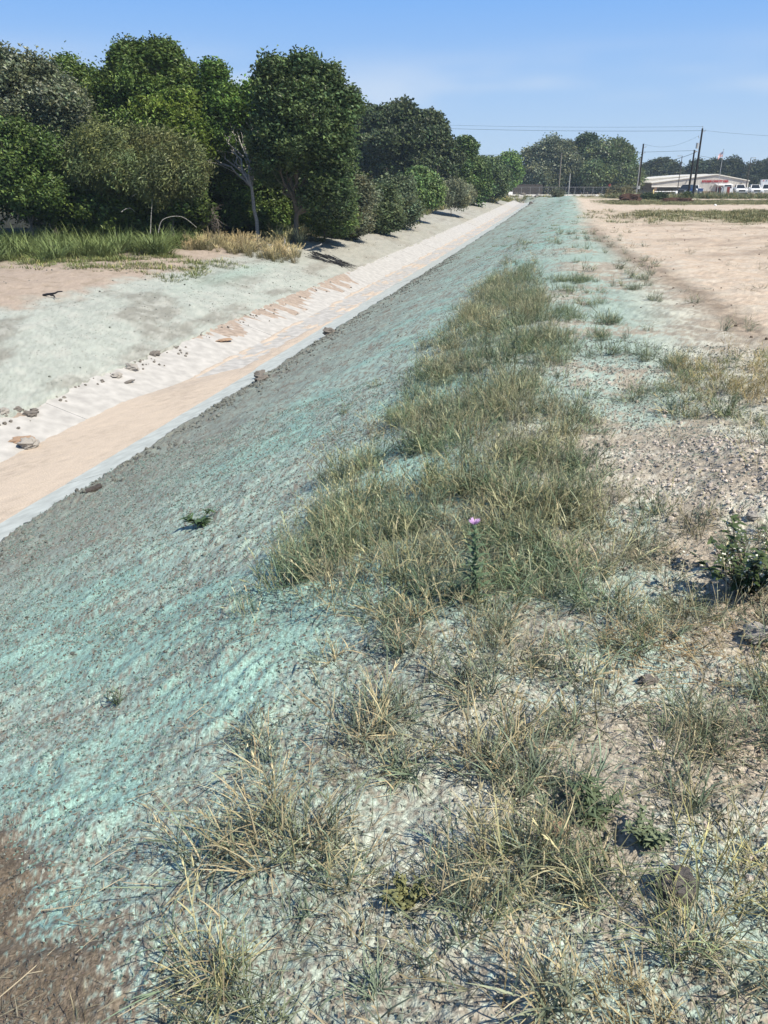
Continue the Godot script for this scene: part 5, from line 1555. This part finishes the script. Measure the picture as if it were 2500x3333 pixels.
func build_flag(at: Vector3) -> void:
	var t := thing("flag", "red white and blue striped flag with a starred canton drooping in the wind", "flag", at)
	var w := 1.55
	var h := 0.95
	var fold := func(u: float, v: float) -> Vector3:      # u along the fly 0..1, v down 0..1
		var droop := 0.75 * u * u + 0.35 * u
		return Vector3(-w * u * (0.72 - 0.12 * u), -h * v * (1.0 - 0.2 * u) - droop * 0.85, 0.14 * sin(u * 7.0 + v * 1.5) * u)
	for k in 13:
		var st := new_st()
		st.set_smooth_group(0)
		for i in 14:
			var u0 := i / 14.0
			var u1 := (i + 1) / 14.0
			if k < 7 and u1 <= 0.42: continue
			quad(st, fold.call(u0, k / 13.0), fold.call(u1, k / 13.0), fold.call(u1, (k + 1) / 13.0), fold.call(u0, (k + 1) / 13.0))
		put("stripe", done(st), M.red if k % 2 == 0 else M.white, t)
	var st2 := new_st()
	st2.set_smooth_group(0)
	for i in 6:
		for k in 7:
			quad(st2, fold.call(i / 14.0, k / 13.0), fold.call((i + 1) / 14.0, k / 13.0), fold.call((i + 1) / 14.0, (k + 1) / 13.0), fold.call(i / 14.0, (k + 1) / 13.0))
	var canton := put("canton", done(st2), M.blue, t)
	var st3 := new_st()
	for r in 9:
		for k in 6 - r % 2:
			var c: Vector3 = fold.call((0.5 + k + 0.5 * (r % 2)) / 14.0 * 0.98, (0.7 + r * 0.68) / 13.0)
			for side in [1.0, -1.0]:
				var pts := []
				for j in 10:
					var a := PI / 2.0 + TAU * j / 10.0
					var rr := 0.024 if j % 2 == 0 else 0.010
					pts.append(c + Vector3(cos(a) * rr, sin(a) * rr, 0.012 * side))
				for j in 10:
					for p in [c + Vector3(0, 0, 0.012 * side), pts[j], pts[(j + 1) % 10]]: st3.add_vertex(p)
	put("stars", done(st3), M.white, canton)

func build_fence() -> void:
	var fz := -167.0
	var a := on_plane(1640, 620, fz)
	var b := on_plane(2078, 625, fz + 4.0)
	var top := on_plane(1900, 609, fz).y
	a.y = -1.93
	b.y = -1.93
	var h := top - a.y
	var t := thing("chain_link_fence", "grey chain-link fence along the far side of the road", "fence", a)
	var along := b - a
	var n := 15
	for i in n + 1:
		var p := along * (float(i) / n)
		put("post", tube_mesh([p, p + Vector3(0, h + 0.04, 0)], [0.045, 0.045], 8), M.fence, t)
	put("top_rail", tube_mesh([Vector3(0, h, 0), along + Vector3(0, h, 0)], [0.035, 0.035], 6), M.fence, t)
	var st := new_st()
	var d := along.normalized()
	var length := along.length()
	var x := -h
	while x < length:
		for dir in [1.0, -1.0]:
			var x0 := x if dir > 0 else x + h
			var x1 := x + h if dir > 0 else x
			var y0 := 0.03
			var y1 := h
			if x0 < 0.0 or x1 < 0.0 or x0 > length or x1 > length: continue
			var p0 := d * x0 + Vector3(0, y0, 0)
			var p1 := d * x1 + Vector3(0, y1, 0)
			var w := Vector3(0.003, 0, 0)
			var q := Vector3(0, 0, 0.004)
			quad(st, p0 - w, p1 - w, p1 + q, p0 + q)
			quad(st, p0 + q, p1 + q, p1 + w, p0 + w)
		x += 0.08
	put("wire_mesh", done(st), mat(Color(0.12, 0.12, 0.12), 0.6), t)
	# dark board fence behind its left end
	var da := on_plane(1652, 624, -174.0)
	var db := on_plane(1768, 624, -174.0)
	var dt := on_plane(1700, 600, -174.0).y
	var bf := thing("board_fence", "dark board fence behind the left end of the chain-link fence", "fence", Vector3(da.x, -1.93, -174.0))
	var m := int((db.x - da.x) / 0.16)
	var bm := box_mesh(Vector3(0, (dt + 1.93) / 2.0, 0), Vector3(0.145, dt + 1.93, 0.025))
	for i in m:
		var o := put("board", bm, M.bark_dark, bf)
		o.position = Vector3(i * 0.16, rf(-0.03, 0.03), rf(-0.004, 0.004))
	put("rail", box_mesh(Vector3((db.x - da.x) / 2.0, 0.9, -0.05), Vector3(db.x - da.x, 0.09, 0.04)), M.bark_dark, bf)

func window_quad(st: SurfaceTool, a: Vector3, b: Vector3, c: Vector3, d: Vector3, inset: float, lift: float) -> void:
	var m := (a + b + c + d) / 4.0
	var n := (b - a).cross(d - a).normalized() * -lift
	quad(st, a.lerp(m, inset) + n, b.lerp(m, inset) + n, c.lerp(m, inset) + n, d.lerp(m, inset) + n)

# a vehicle pointing along +x: lower body, cab, glass, wheels, lamps
func vehicle(called: String, label: String, category: String, at: Vector3, yaw: float, paint: Material, style: String, group := "") -> Node3D:
	var t := thing(called, label, category, at, yaw, group)
	var L := 2.75 if style == "pickup" else 2.35
	var hood := 1.12 if style == "pickup" else 1.02
	var back := 1.12 if style == "pickup" else 1.08
	var w := 0.98
	var st := new_st()
	prism(st, PackedVector2Array([Vector2(-L, 0.48), Vector2(-L + 0.05, back), Vector2(0.9, back), Vector2(1.25, hood + 0.03), Vector2(L - 0.25, hood - 0.06), Vector2(L, hood - 0.22), Vector2(L, 0.42), Vector2(L - 0.3, 0.34), Vector2(-L + 0.3, 0.36)]), -w, w)
	if style == "ambulance":
		box(st, Vector3(-1.35, 1.62, 0), Vector3(3.2, 2.15, 2.25))
	put("body", done(st), paint, t)
	if style == "pickup":
		put("bed", box_mesh(Vector3(-1.75, back - 0.09, 0), Vector3(1.8, 0.2, 1.6)), M.black, t)
	# cab
	var rear := -1.05 if style == "pickup" else (0.2 if style == "ambulance" else -2.2)
	var ry := 1.80 if style != "ambulance" else 1.85
	var b := [Vector3(1.25, hood, -0.9), Vector3(1.25, hood, 0.9), Vector3(rear, back, 0.9), Vector3(rear, back, -0.9)]
	var u := [Vector3(0.45, ry, -0.70), Vector3(0.45, ry, 0.70), Vector3(rear + 0.22, ry, 0.70), Vector3(rear + 0.22, ry, -0.70)]
	st = new_st()
	quad(st, u[0], u[1], u[2], u[3])
	for k in 4:
		var k2 := (k + 1) % 4
		quad(st, b[k], b[k2], u[k2], u[k])
	put("cab", done(st), paint, t)
	st = new_st()
	window_quad(st, b[0], b[1], u[1], u[0], 0.13, 0.012)
	put("windscreen", done(st), M.glass, t)
	for k in [1, 3]:
		st = new_st()
		var k2: int = (k + 1) % 4
		window_quad(st, b[k], b[k2], u[k2], u[k], 0.16, 0.012)
		put("side_window", done(st), M.glass, t)
	st = new_st()
	window_quad(st, b[2], b[3], u[3], u[2], 0.18, 0.012)
	put("rear_window", done(st), M.glass, t)
	for k in 4:
		var wx := L - 0.95 if k < 2 else -L + 1.05
		var s := 1.0 if k % 2 == 0 else -1.0
		var wh := Node3D.new()
		wh.name = "wheel"
		t.add_child(wh, true)
		put("tyre", tube_mesh([Vector3(wx, 0.38, s * 0.74), Vector3(wx, 0.38, s * 1.0)], [0.38, 0.38], 16), M.tyre, wh)
		put("rim", tube_mesh([Vector3(wx, 0.38, s * 0.98), Vector3(wx, 0.38, s * 1.012)], [0.23, 0.23], 12), M.chrome, wh)
	put("grille", box_mesh(Vector3(L + 0.005, hood - 0.38, 0), Vector3(0.05, 0.30, 1.15)), M.black, t)
	put("bumper", box_mesh(Vector3(L + 0.06, 0.50, 0), Vector3(0.16, 0.22, 1.9)), M.chrome if style == "pickup" else paint, t)
	for s in [-1.0, 1.0]:
		put("headlight", box_mesh(Vector3(L + 0.005, hood - 0.36, s * 0.77), Vector3(0.06, 0.22, 0.34)), M.lamp, t)
		put("mirror", box_mesh(Vector3(0.95, hood + 0.16, s * 1.08), Vector3(0.14, 0.2, 0.22)), paint, t)
	if style == "ambulance":
		for k in 4:
			put("marker_light", box_mesh(Vector3(0.262, 2.48, (k - 1.5) * 0.5), Vector3(0.05, 0.16, 0.26)), M.red if k % 3 == 0 else M.blue, t)
		put("stripe", box_mesh(Vector3(-1.35, 1.25, 1.13), Vector3(3.0, 0.16, 0.02)), mat(Color(0.6, 0.2, 0.03)), t)
		put("side_window", box_mesh(Vector3(-0.9, 1.95, 1.13), Vector3(0.7, 0.4, 0.02)), M.glass, t)
	return t

func build_vehicles() -> void:
	var gy := -1.86
	var f := -PI / 2.0
	var at := func(u: float, z: float, y: float) -> Vector3:
		var p := on_plane(u, 628, z)
		return Vector3(p.x, y, z)
	vehicle("parked_car", "dark blue estate car half hidden behind the dark utility poles", "car", at.call(2233, -160.0, gy), f - 0.75, M.navy, "suv")
	vehicle("pickup_truck", "white pickup showing behind the tallest dark pole", "pickup truck", at.call(2259, -166.0, -1.93), f - 0.4, M.white, "pickup", "white pickups parked before the building")
	vehicle("pickup_truck", "white pickup parked before the entrance behind the grey and red cabinet", "pickup truck", at.call(2366, -160.0, gy), f + 2.75, M.white, "pickup", "white pickups parked before the building")
	vehicle("pickup_truck", "white pickup facing the camera at the building's right corner", "pickup truck", at.call(2405, -160.0, gy), f - 0.22, M.white, "pickup", "white pickups parked before the building")
	vehicle("pickup_truck", "white pickup facing the camera between the street light and the ambulance", "pickup truck", at.call(2453, -158.0, gy), f - 0.22, M.white, "pickup", "white pickups parked before the building")
	vehicle("ambulance", "white ambulance with a box body at the right edge", "ambulance", at.call(2492, -163.0, gy), f - 0.35, M.white, "ambulance")
	vehicle("parked_car", "pale car seen through the gap beside the far grey house", "car", Vector3(on_plane(1168, 600, -106.0).x, -2.15, -106.0), f + 0.9, M.white, "suv")
	vehicle("parked_car", "white car seen through the chain-link fence under the trees", "car", Vector3(on_plane(1942, 622, -186.0).x, -2.0, -186.0), f + 0.4, M.white, "suv")
	# bins
	for q in [[2246, -158.0, "blue wheeled bin behind the two dark utility poles"], [2278, -156.0, "blue wheeled bin with a white mark, standing alone right of the tallest pole"]]:
		var b := thing("wheeled_bin", q[2], "bin", at.call(q[0], q[1], gy), 0.0, "blue bins")
		var st := new_st()
		for k in 4:
			pass
		var lo := 0.26
		var hi := 0.36
		var p0 := [Vector3(-lo, 0.08, lo), Vector3(lo, 0.08, lo), Vector3(lo, 0.08, -lo), Vector3(-lo, 0.08, -lo)]
		var p1 := [Vector3(-hi, 0.98, hi), Vector3(hi, 0.98, hi), Vector3(hi, 0.98, -hi), Vector3(-hi, 0.98, -hi)]
		for k in 4: quad(st, p0[k], p0[(k + 1) % 4], p1[(k + 1) % 4], p1[k])
		quad(st, p0[0], p0[3], p0[2], p0[1])
		put("body", done(st), M.blue, b)
		put("lid", box_mesh(Vector3(0, 1.01, 0), Vector3(0.80, 0.07, 0.82)), M.blue, b)
		put("badge", tube_mesh([Vector3(0.02, 0.42, 0.30), Vector3(0.02, 0.42, 0.325)], [0.11, 0.11], 12), M.white, b)
		for s in [-1.0, 1.0]: put("wheel", tube_mesh([Vector3(s * 0.24, 0.1, -0.28), Vector3(s * 0.32, 0.1, -0.28)], [0.1, 0.1], 10), M.tyre, b)
		b.scale = Vector3.ONE * 1.1
	# cabinet
	var cb := thing("utility_cabinet", "upright cabinet, grey on the left and dark red on the right, before the entrance pickup", "cabinet", at.call(2362, -150.0, gy))
	put("grey_side", box_mesh(Vector3(-0.28, 0.72, 0), Vector3(0.56, 1.44, 0.6)), M.galv, cb)
	put("red_side", box_mesh(Vector3(0.27, 0.72, 0), Vector3(0.54, 1.46, 0.62)), M.door, cb)
	put("cap", box_mesh(Vector3(0, 1.47, 0), Vector3(1.14, 0.05, 0.66)), M.galv, cb)
	# bollards and rail
	put_post("bollard", 2126, -153.0, gy, 0.95, 0.11, M.yellow, "pale yellow bollard at the left end of the white rail", "bollard")
	put_post("bollard", 2201, -153.0, gy, 0.55, 0.22, M.white, "short thick white bollard at the right end of the white rail", "bollard")
	var ra := on_plane(2130, 625, -153.0)
	var rb := on_plane(2206, 624, -153.0)
	var rl := thing("guard_rail", "low white pipe rail in front of the open porch", "rail", Vector3(ra.x, gy, -153.0))
	put("pipe", tube_mesh([Vector3(0, 0.62, 0), Vector3(rb.x - ra.x, 0.66, 0)], [0.07, 0.07], 8), M.white, rl)
	for k in 3: put("post", tube_mesh([Vector3((rb.x - ra.x) * (0.05 + 0.45 * k), 0, 0), Vector3((rb.x - ra.x) * (0.05 + 0.45 * k), 0.62, 0)], [0.05, 0.05], 8), M.pole_grey, rl)
	# by the far end of the channel
	var bx := thing("barrel", "blue barrel standing at the left end of the chain-link fence", "barrel", Vector3(on_plane(1634, 620, -160.0).x, gy, -160.0))
	put("drum", tube_mesh([Vector3.ZERO, Vector3(0, 0.95, 0)], [0.36, 0.36], 14), M.blue, bx)
	put("rim", tube_mesh([Vector3(0, 0.93, 0), Vector3(0, 1.0, 0)], [0.385, 0.385], 14), M.blue, bx)
	var wb := put("concrete_block", box_mesh(Vector3(0, 0.25, 0), Vector3(2.2, 0.5, 0.8)), M.white)
	wb.position = Vector3(on_plane(1650, 620, -163.0).x, gy, -163.0)
	tag(wb, "white block lying behind the blue barrel beside the road", "block")
	var sg := thing("road_sign", "small red eight sided sign beyond the fence under the rightmost pale tree", "sign", Vector3(on_plane(1984, 612, -176.0).x, -1.95, -176.0))
	put("post", tube_mesh([Vector3.ZERO, Vector3(0, 1.9, 0)], [0.03, 0.03], 6), M.galv, sg)
	var pl := put("plate", tube_mesh([Vector3(0, 1.75, 0.035), Vector3(0, 1.75, 0.05)], [0.30, 0.30], 8), M.door, sg)
	pl.rotation.z = 0.0
	# white pipe mouth and stones at the end of the channel
	rock(1703, 637, "dark lump at the very end of the channel bed", Vector3(1.2, 0.7, 0.7), M.clod_dark, 41, 0.3, "rock", 0.3)
	rock(1752, 641, "pale boulder at the end of the channel beside the bank", Vector3(1.3, 0.6, 0.9), M.stone, 42, 0.3, "rock", 0.3)
	rock(1728, 664, "dark rock beside the channel's far right edge", Vector3(0.6, 0.45, 0.5), M.clod_dark, 43, 0.3, "rock", 0.3)
	rock(2328, 670, "small white piece of litter in the green field band", Vector3(0.25, 0.18, 0.2), M.white, 44, 0.3, "litter", 0.2)
	# dirt piles
	for q in [[2047, 652, Vector3(2.6, 1.35, 1.8), "dark brown pile of dug up roots and soil left of the building porch"], [2200, 654, Vector3(3.6, 0.75, 1.6), "low brown soil pile at the foot of the dark utility poles"]]:
		var p := on_ground(q[0], q[1] + 4)
		var t := thing("dirt_pile", q[3], "dirt pile", p)
		var mp := put("mound", lump(60, q[2], 0.35, 12, 18), M.dirt_dark, t)
		mp.position.y = q[2].y * 0.12
		var st := new_st()
		for i in 46:
			var a := rf(0, TAU)
			var c: Vector3 = Vector3(cos(a) * q[2].x * 0.45, rf(0.0, 0.42) * q[2].y, sin(a) * q[2].z * 0.4)
			tube(st, limb_path(c * 0.75, c * 1.15 + Vector3(0, rf(-0.1, 0.25), 0), 0.08, 3), taper(0.05, 0.015, 3), 4)
		put("roots", done(st), M.dirt_dark, t)
	# shrubs by the road
	tree("roadside_bush", "yellowish bush at the road's edge, left of a pair", "bush", [px_blob(2000, 630, 17, 14, -141), px_blob(1992, 634, 12, 10, -141)], {"shade": Color(0.20, 0.19, 0.10), "leaf": "far", "sprays": 26, "per": 8, "size": 0.45, "r": 0.03, "fork": 0.3, "stem_name": "stem"}, "yellowish bushes by the road")
	tree("roadside_bush", "yellowish bush at the road's edge, right of a pair beside the dirt pile", "bush", [px_blob(2038, 626, 17, 16, -141), px_blob(2028, 632, 12, 10, -141)], {"shade": Color(0.22, 0.21, 0.11), "leaf": "far", "sprays": 26, "per": 8, "size": 0.45, "r": 0.03, "fork": 0.3, "stem_name": "stem"}, "yellowish bushes by the road")
	tree("low_bush", "low dark green bush between the two soil piles", "bush", [px_blob(2125, 648, 25, 8, -112), px_blob(2150, 646, 14, 9, -112), px_blob(2105, 650, 12, 7, -112)], {"shade": Color(0.06, 0.09, 0.035), "leaf": "far", "sprays": 26, "per": 8, "size": 0.4, "r": 0.03, "fork": 0.2, "stem_name": "stem"})
	tree("low_bush", "green sprouting bush at the foot of the tallest pole", "bush", [px_blob(2236, 646, 12, 11, -122)], {"shade": Color(0.10, 0.14, 0.05), "leaf": "far", "sprays": 24, "per": 8, "size": 0.4, "r": 0.03, "fork": 0.2, "stem_name": "stem"})
	tree("low_bush", "grey bush around the foot of the weathered wooden pole", "bush", [px_blob(1815, 630, 16, 9, -140)], {"shade": Color(0.17, 0.18, 0.11), "leaf": "far", "sprays": 24, "per": 8, "size": 0.4, "r": 0.03, "fork": 0.2, "stem_name": "stem"})

func put_post(called: String, u: float, z: float, y: float, h: float, r: float, m: Material, label: String, category: String) -> void:
	var p := on_plane(u, 628, z)
	var t := put(called, tube_mesh([Vector3.ZERO, Vector3(0, h * 0.95, 0), Vector3(0, h, 0)], [r, r, r * 0.7], 12), m)
	t.position = Vector3(p.x, y, z)
	tag(t, label, category)

func build_house() -> void:
	var z := -114.0
	var a := on_plane(1090, 600, z).x
	var b := on_plane(1242, 600, z).x
	var top := on_plane(1180, 552, z).y
	var g := -2.2
	var t := thing("grey_house", "small grey sided house with a white framed window behind the bank bushes", "house", Vector3(a, g, z))
	var w := b - a
	var h := top - g
	var st := new_st()
	prism(st, PackedVector2Array([Vector2(0, 0), Vector2(w, 0), Vector2(w, h), Vector2(w / 2.0, h + 1.6), Vector2(0, h)]), -8.0, 0.0)
	var y := 0.2
	put("wall", done(st), M.siding, t)
	st = new_st()
	while y < h:
		box(st, Vector3(w / 2.0, y, 0.012), Vector3(w - 0.02, 0.16, 0.02))
		y += 0.19
	put("siding", done(st), M.siding, t)
	st = new_st()
	prism(st, PackedVector2Array([Vector2(-0.4, h - 0.2), Vector2(w / 2.0, h + 1.62), Vector2(w + 0.4, h - 0.2), Vector2(w + 0.4, h), Vector2(w / 2.0, h + 1.85), Vector2(-0.4, h)]), -8.3, 0.4)
	put("roof", done(st), M.shingle, t)
	var wx := on_plane(1178, 565, z).x - a
	var wy := on_plane(1178, 565, z).y - g
	var win := put("window", box_mesh(Vector3(wx, wy, 0.04), Vector3(0.62, 0.80, 0.07)), M.white, t)
	put("pane", box_mesh(Vector3(wx, wy + 0.17, 0.085), Vector3(0.44, 0.28, 0.03)), M.glass, win)
	put("pane", box_mesh(Vector3(wx, wy - 0.17, 0.085), Vector3(0.44, 0.28, 0.03)), M.glass, win)
	put("corner_board", box_mesh(Vector3(w, h / 2.0 - 0.1, 0.03), Vector3(0.12, h - 0.2, 0.08)), M.trim, t)
	# open carport to its right
	var c := thing("carport", "dark open carport between the grey house and the live oaks", "carport", Vector3(b + 0.5, g, z - 1.0))
	put("roof", box_mesh(Vector3(1.9, h - 0.2, -2.5), Vector3(4.2, 0.15, 5.4)), M.shingle, c)
	for q in [[0.1, 0.0], [3.7, 0.0], [0.1, -5.0], [3.7, -5.0]]:
		put("post", box_mesh(Vector3(q[0], (h - 0.2) / 2.0, q[1]), Vector3(0.12, h - 0.28, 0.12)), M.bark_dark, c)
	put("back_wall", box_mesh(Vector3(1.9, (h - 0.3) / 2.0, -5.15), Vector3(3.8, h - 0.35, 0.1)), M.bark_dark, c)

# ---------------------------------------------------------------- all of it
func make_sky() -> PanoramaSkyMaterial:
	var w := 1024
	var h := 512
	var im := Image.create(w, h, false, Image.FORMAT_RGBF)
	var n := FastNoiseLite.new()
	n.seed = 77
	n.noise_type = FastNoiseLite.TYPE_SIMPLEX_SMOOTH
	n.fractal_octaves = 5
	n.frequency = 1.0
	var stops := [[0.0, Color(0.40, 0.505, 0.605)], [5.0, Color(0.285, 0.425, 0.625)], [11.0, Color(0.155, 0.325, 0.64)], [30.0, Color(0.11, 0.22, 0.44)], [90.0, Color(0.075, 0.14, 0.29)]]
	for y in h:
		var el := 180.0 * (0.5 - (y + 0.5) / h)
		var c := Color(0.30, 0.27, 0.23)
		if el > 0.0:
			for k in 4:
				if el >= stops[k][0]:
					var t: float = (el - stops[k][0]) / (stops[k + 1][0] - stops[k][0])
					c = (stops[k][1] as Color).lerp(stops[k + 1][1], clampf(t, 0.0, 1.0))
		var e := deg_to_rad(el)
		for x in w:
			var o := c
			if el > 0.0 and el < 60.0:
				var az := TAU * (x + 0.5) / w
				var d := Vector3(cos(az) * cos(e), sin(e), sin(az) * cos(e))
				var q := n.get_noise_3d(d.x * 2.2, d.y * 19.0, d.z * 2.2)
				var q2 := n.get_noise_3d(d.x * 1.1 + 5.0, d.y * 5.0, d.z * 1.1)
				var a := smoothstep(0.0, 0.6, q * 0.8 + q2 * 0.8 + 0.16) * 0.7 * smoothstep(0.0, 2.0, el) * (1.0 - smoothstep(4.5, 9.0, el))
				o = c.lerp(Color(0.53, 0.58, 0.64), a)
			im.set_pixel(x, y, o)
	var m := PanoramaSkyMaterial.new()
	m.panorama = ImageTexture.create_from_image(im)
	return m

func _ready() -> void:
	# camera
	var cam := Camera3D.new()
	cam.name = "camera"
	cam.fov = rad_to_deg(2.0 * atan(1666.5 / LENS))
	cam.rotation_degrees = Vector3(-PITCH, 0, 0)
	cam.near = 0.05
	cam.far = 4000.0
	add_child(cam)
	# sky, exposure, air
	var env := Environment.new()
	env.background_mode = Environment.BG_SKY
	env.sky = Sky.new()
	env.sky.sky_material = make_sky()
	env.tonemap_mode = Environment.TONE_MAPPER_LINEAR
	env.tonemap_exposure = 1.45
	env.sdfgi_enabled = true
	env.ssao_enabled = true
	env.ssil_enabled = true
	env.fog_enabled = true
	env.fog_density = 0.0004
	env.fog_light_color = Color(0.74, 0.83, 0.92)
	var we := WorldEnvironment.new()
	we.name = "world_environment"
	we.environment = env
	add_child(we)
	# sun: high, from the right and a little behind
	var sun := DirectionalLight3D.new()
	sun.name = "sun"
	sun.light_energy = 1.6
	sun.light_color = Color(1.0, 0.965, 0.90)
	sun.light_angular_distance = 0.53
	sun.shadow_enabled = true
	var el := deg_to_rad(52.0)
	var to_sun := Vector3(0.80 * cos(el), sin(el), 0.60 * cos(el))
	sun.transform = Transform3D(Basis.looking_at(-to_sun, Vector3.UP), Vector3.ZERO)
	add_child(sun)

	rng.seed = 20240611
	for q in [[nA, 11, 1.0, 2], [nB, 23, 1.0, 3], [nC, 37, 1.0, 2], [nD, 41, 1.0, 2], [nE, 59, 1.0, 1]]:
		var n: FastNoiseLite = q[0]
		n.seed = q[1]
		n.frequency = q[2]
		n.fractal_octaves = q[3]
		n.noise_type = FastNoiseLite.TYPE_SIMPLEX_SMOOTH
	make_materials()
	make_clusters()
	make_tufts()
	build_ground()
	build_channel()
	build_spill()
	build_road()
	build_station()
	build_house()
	build_trees()
	build_fence()
	build_poles()
	build_vehicles()
	build_grass()
	build_foreground()
	build_rocks()
	build_litter()
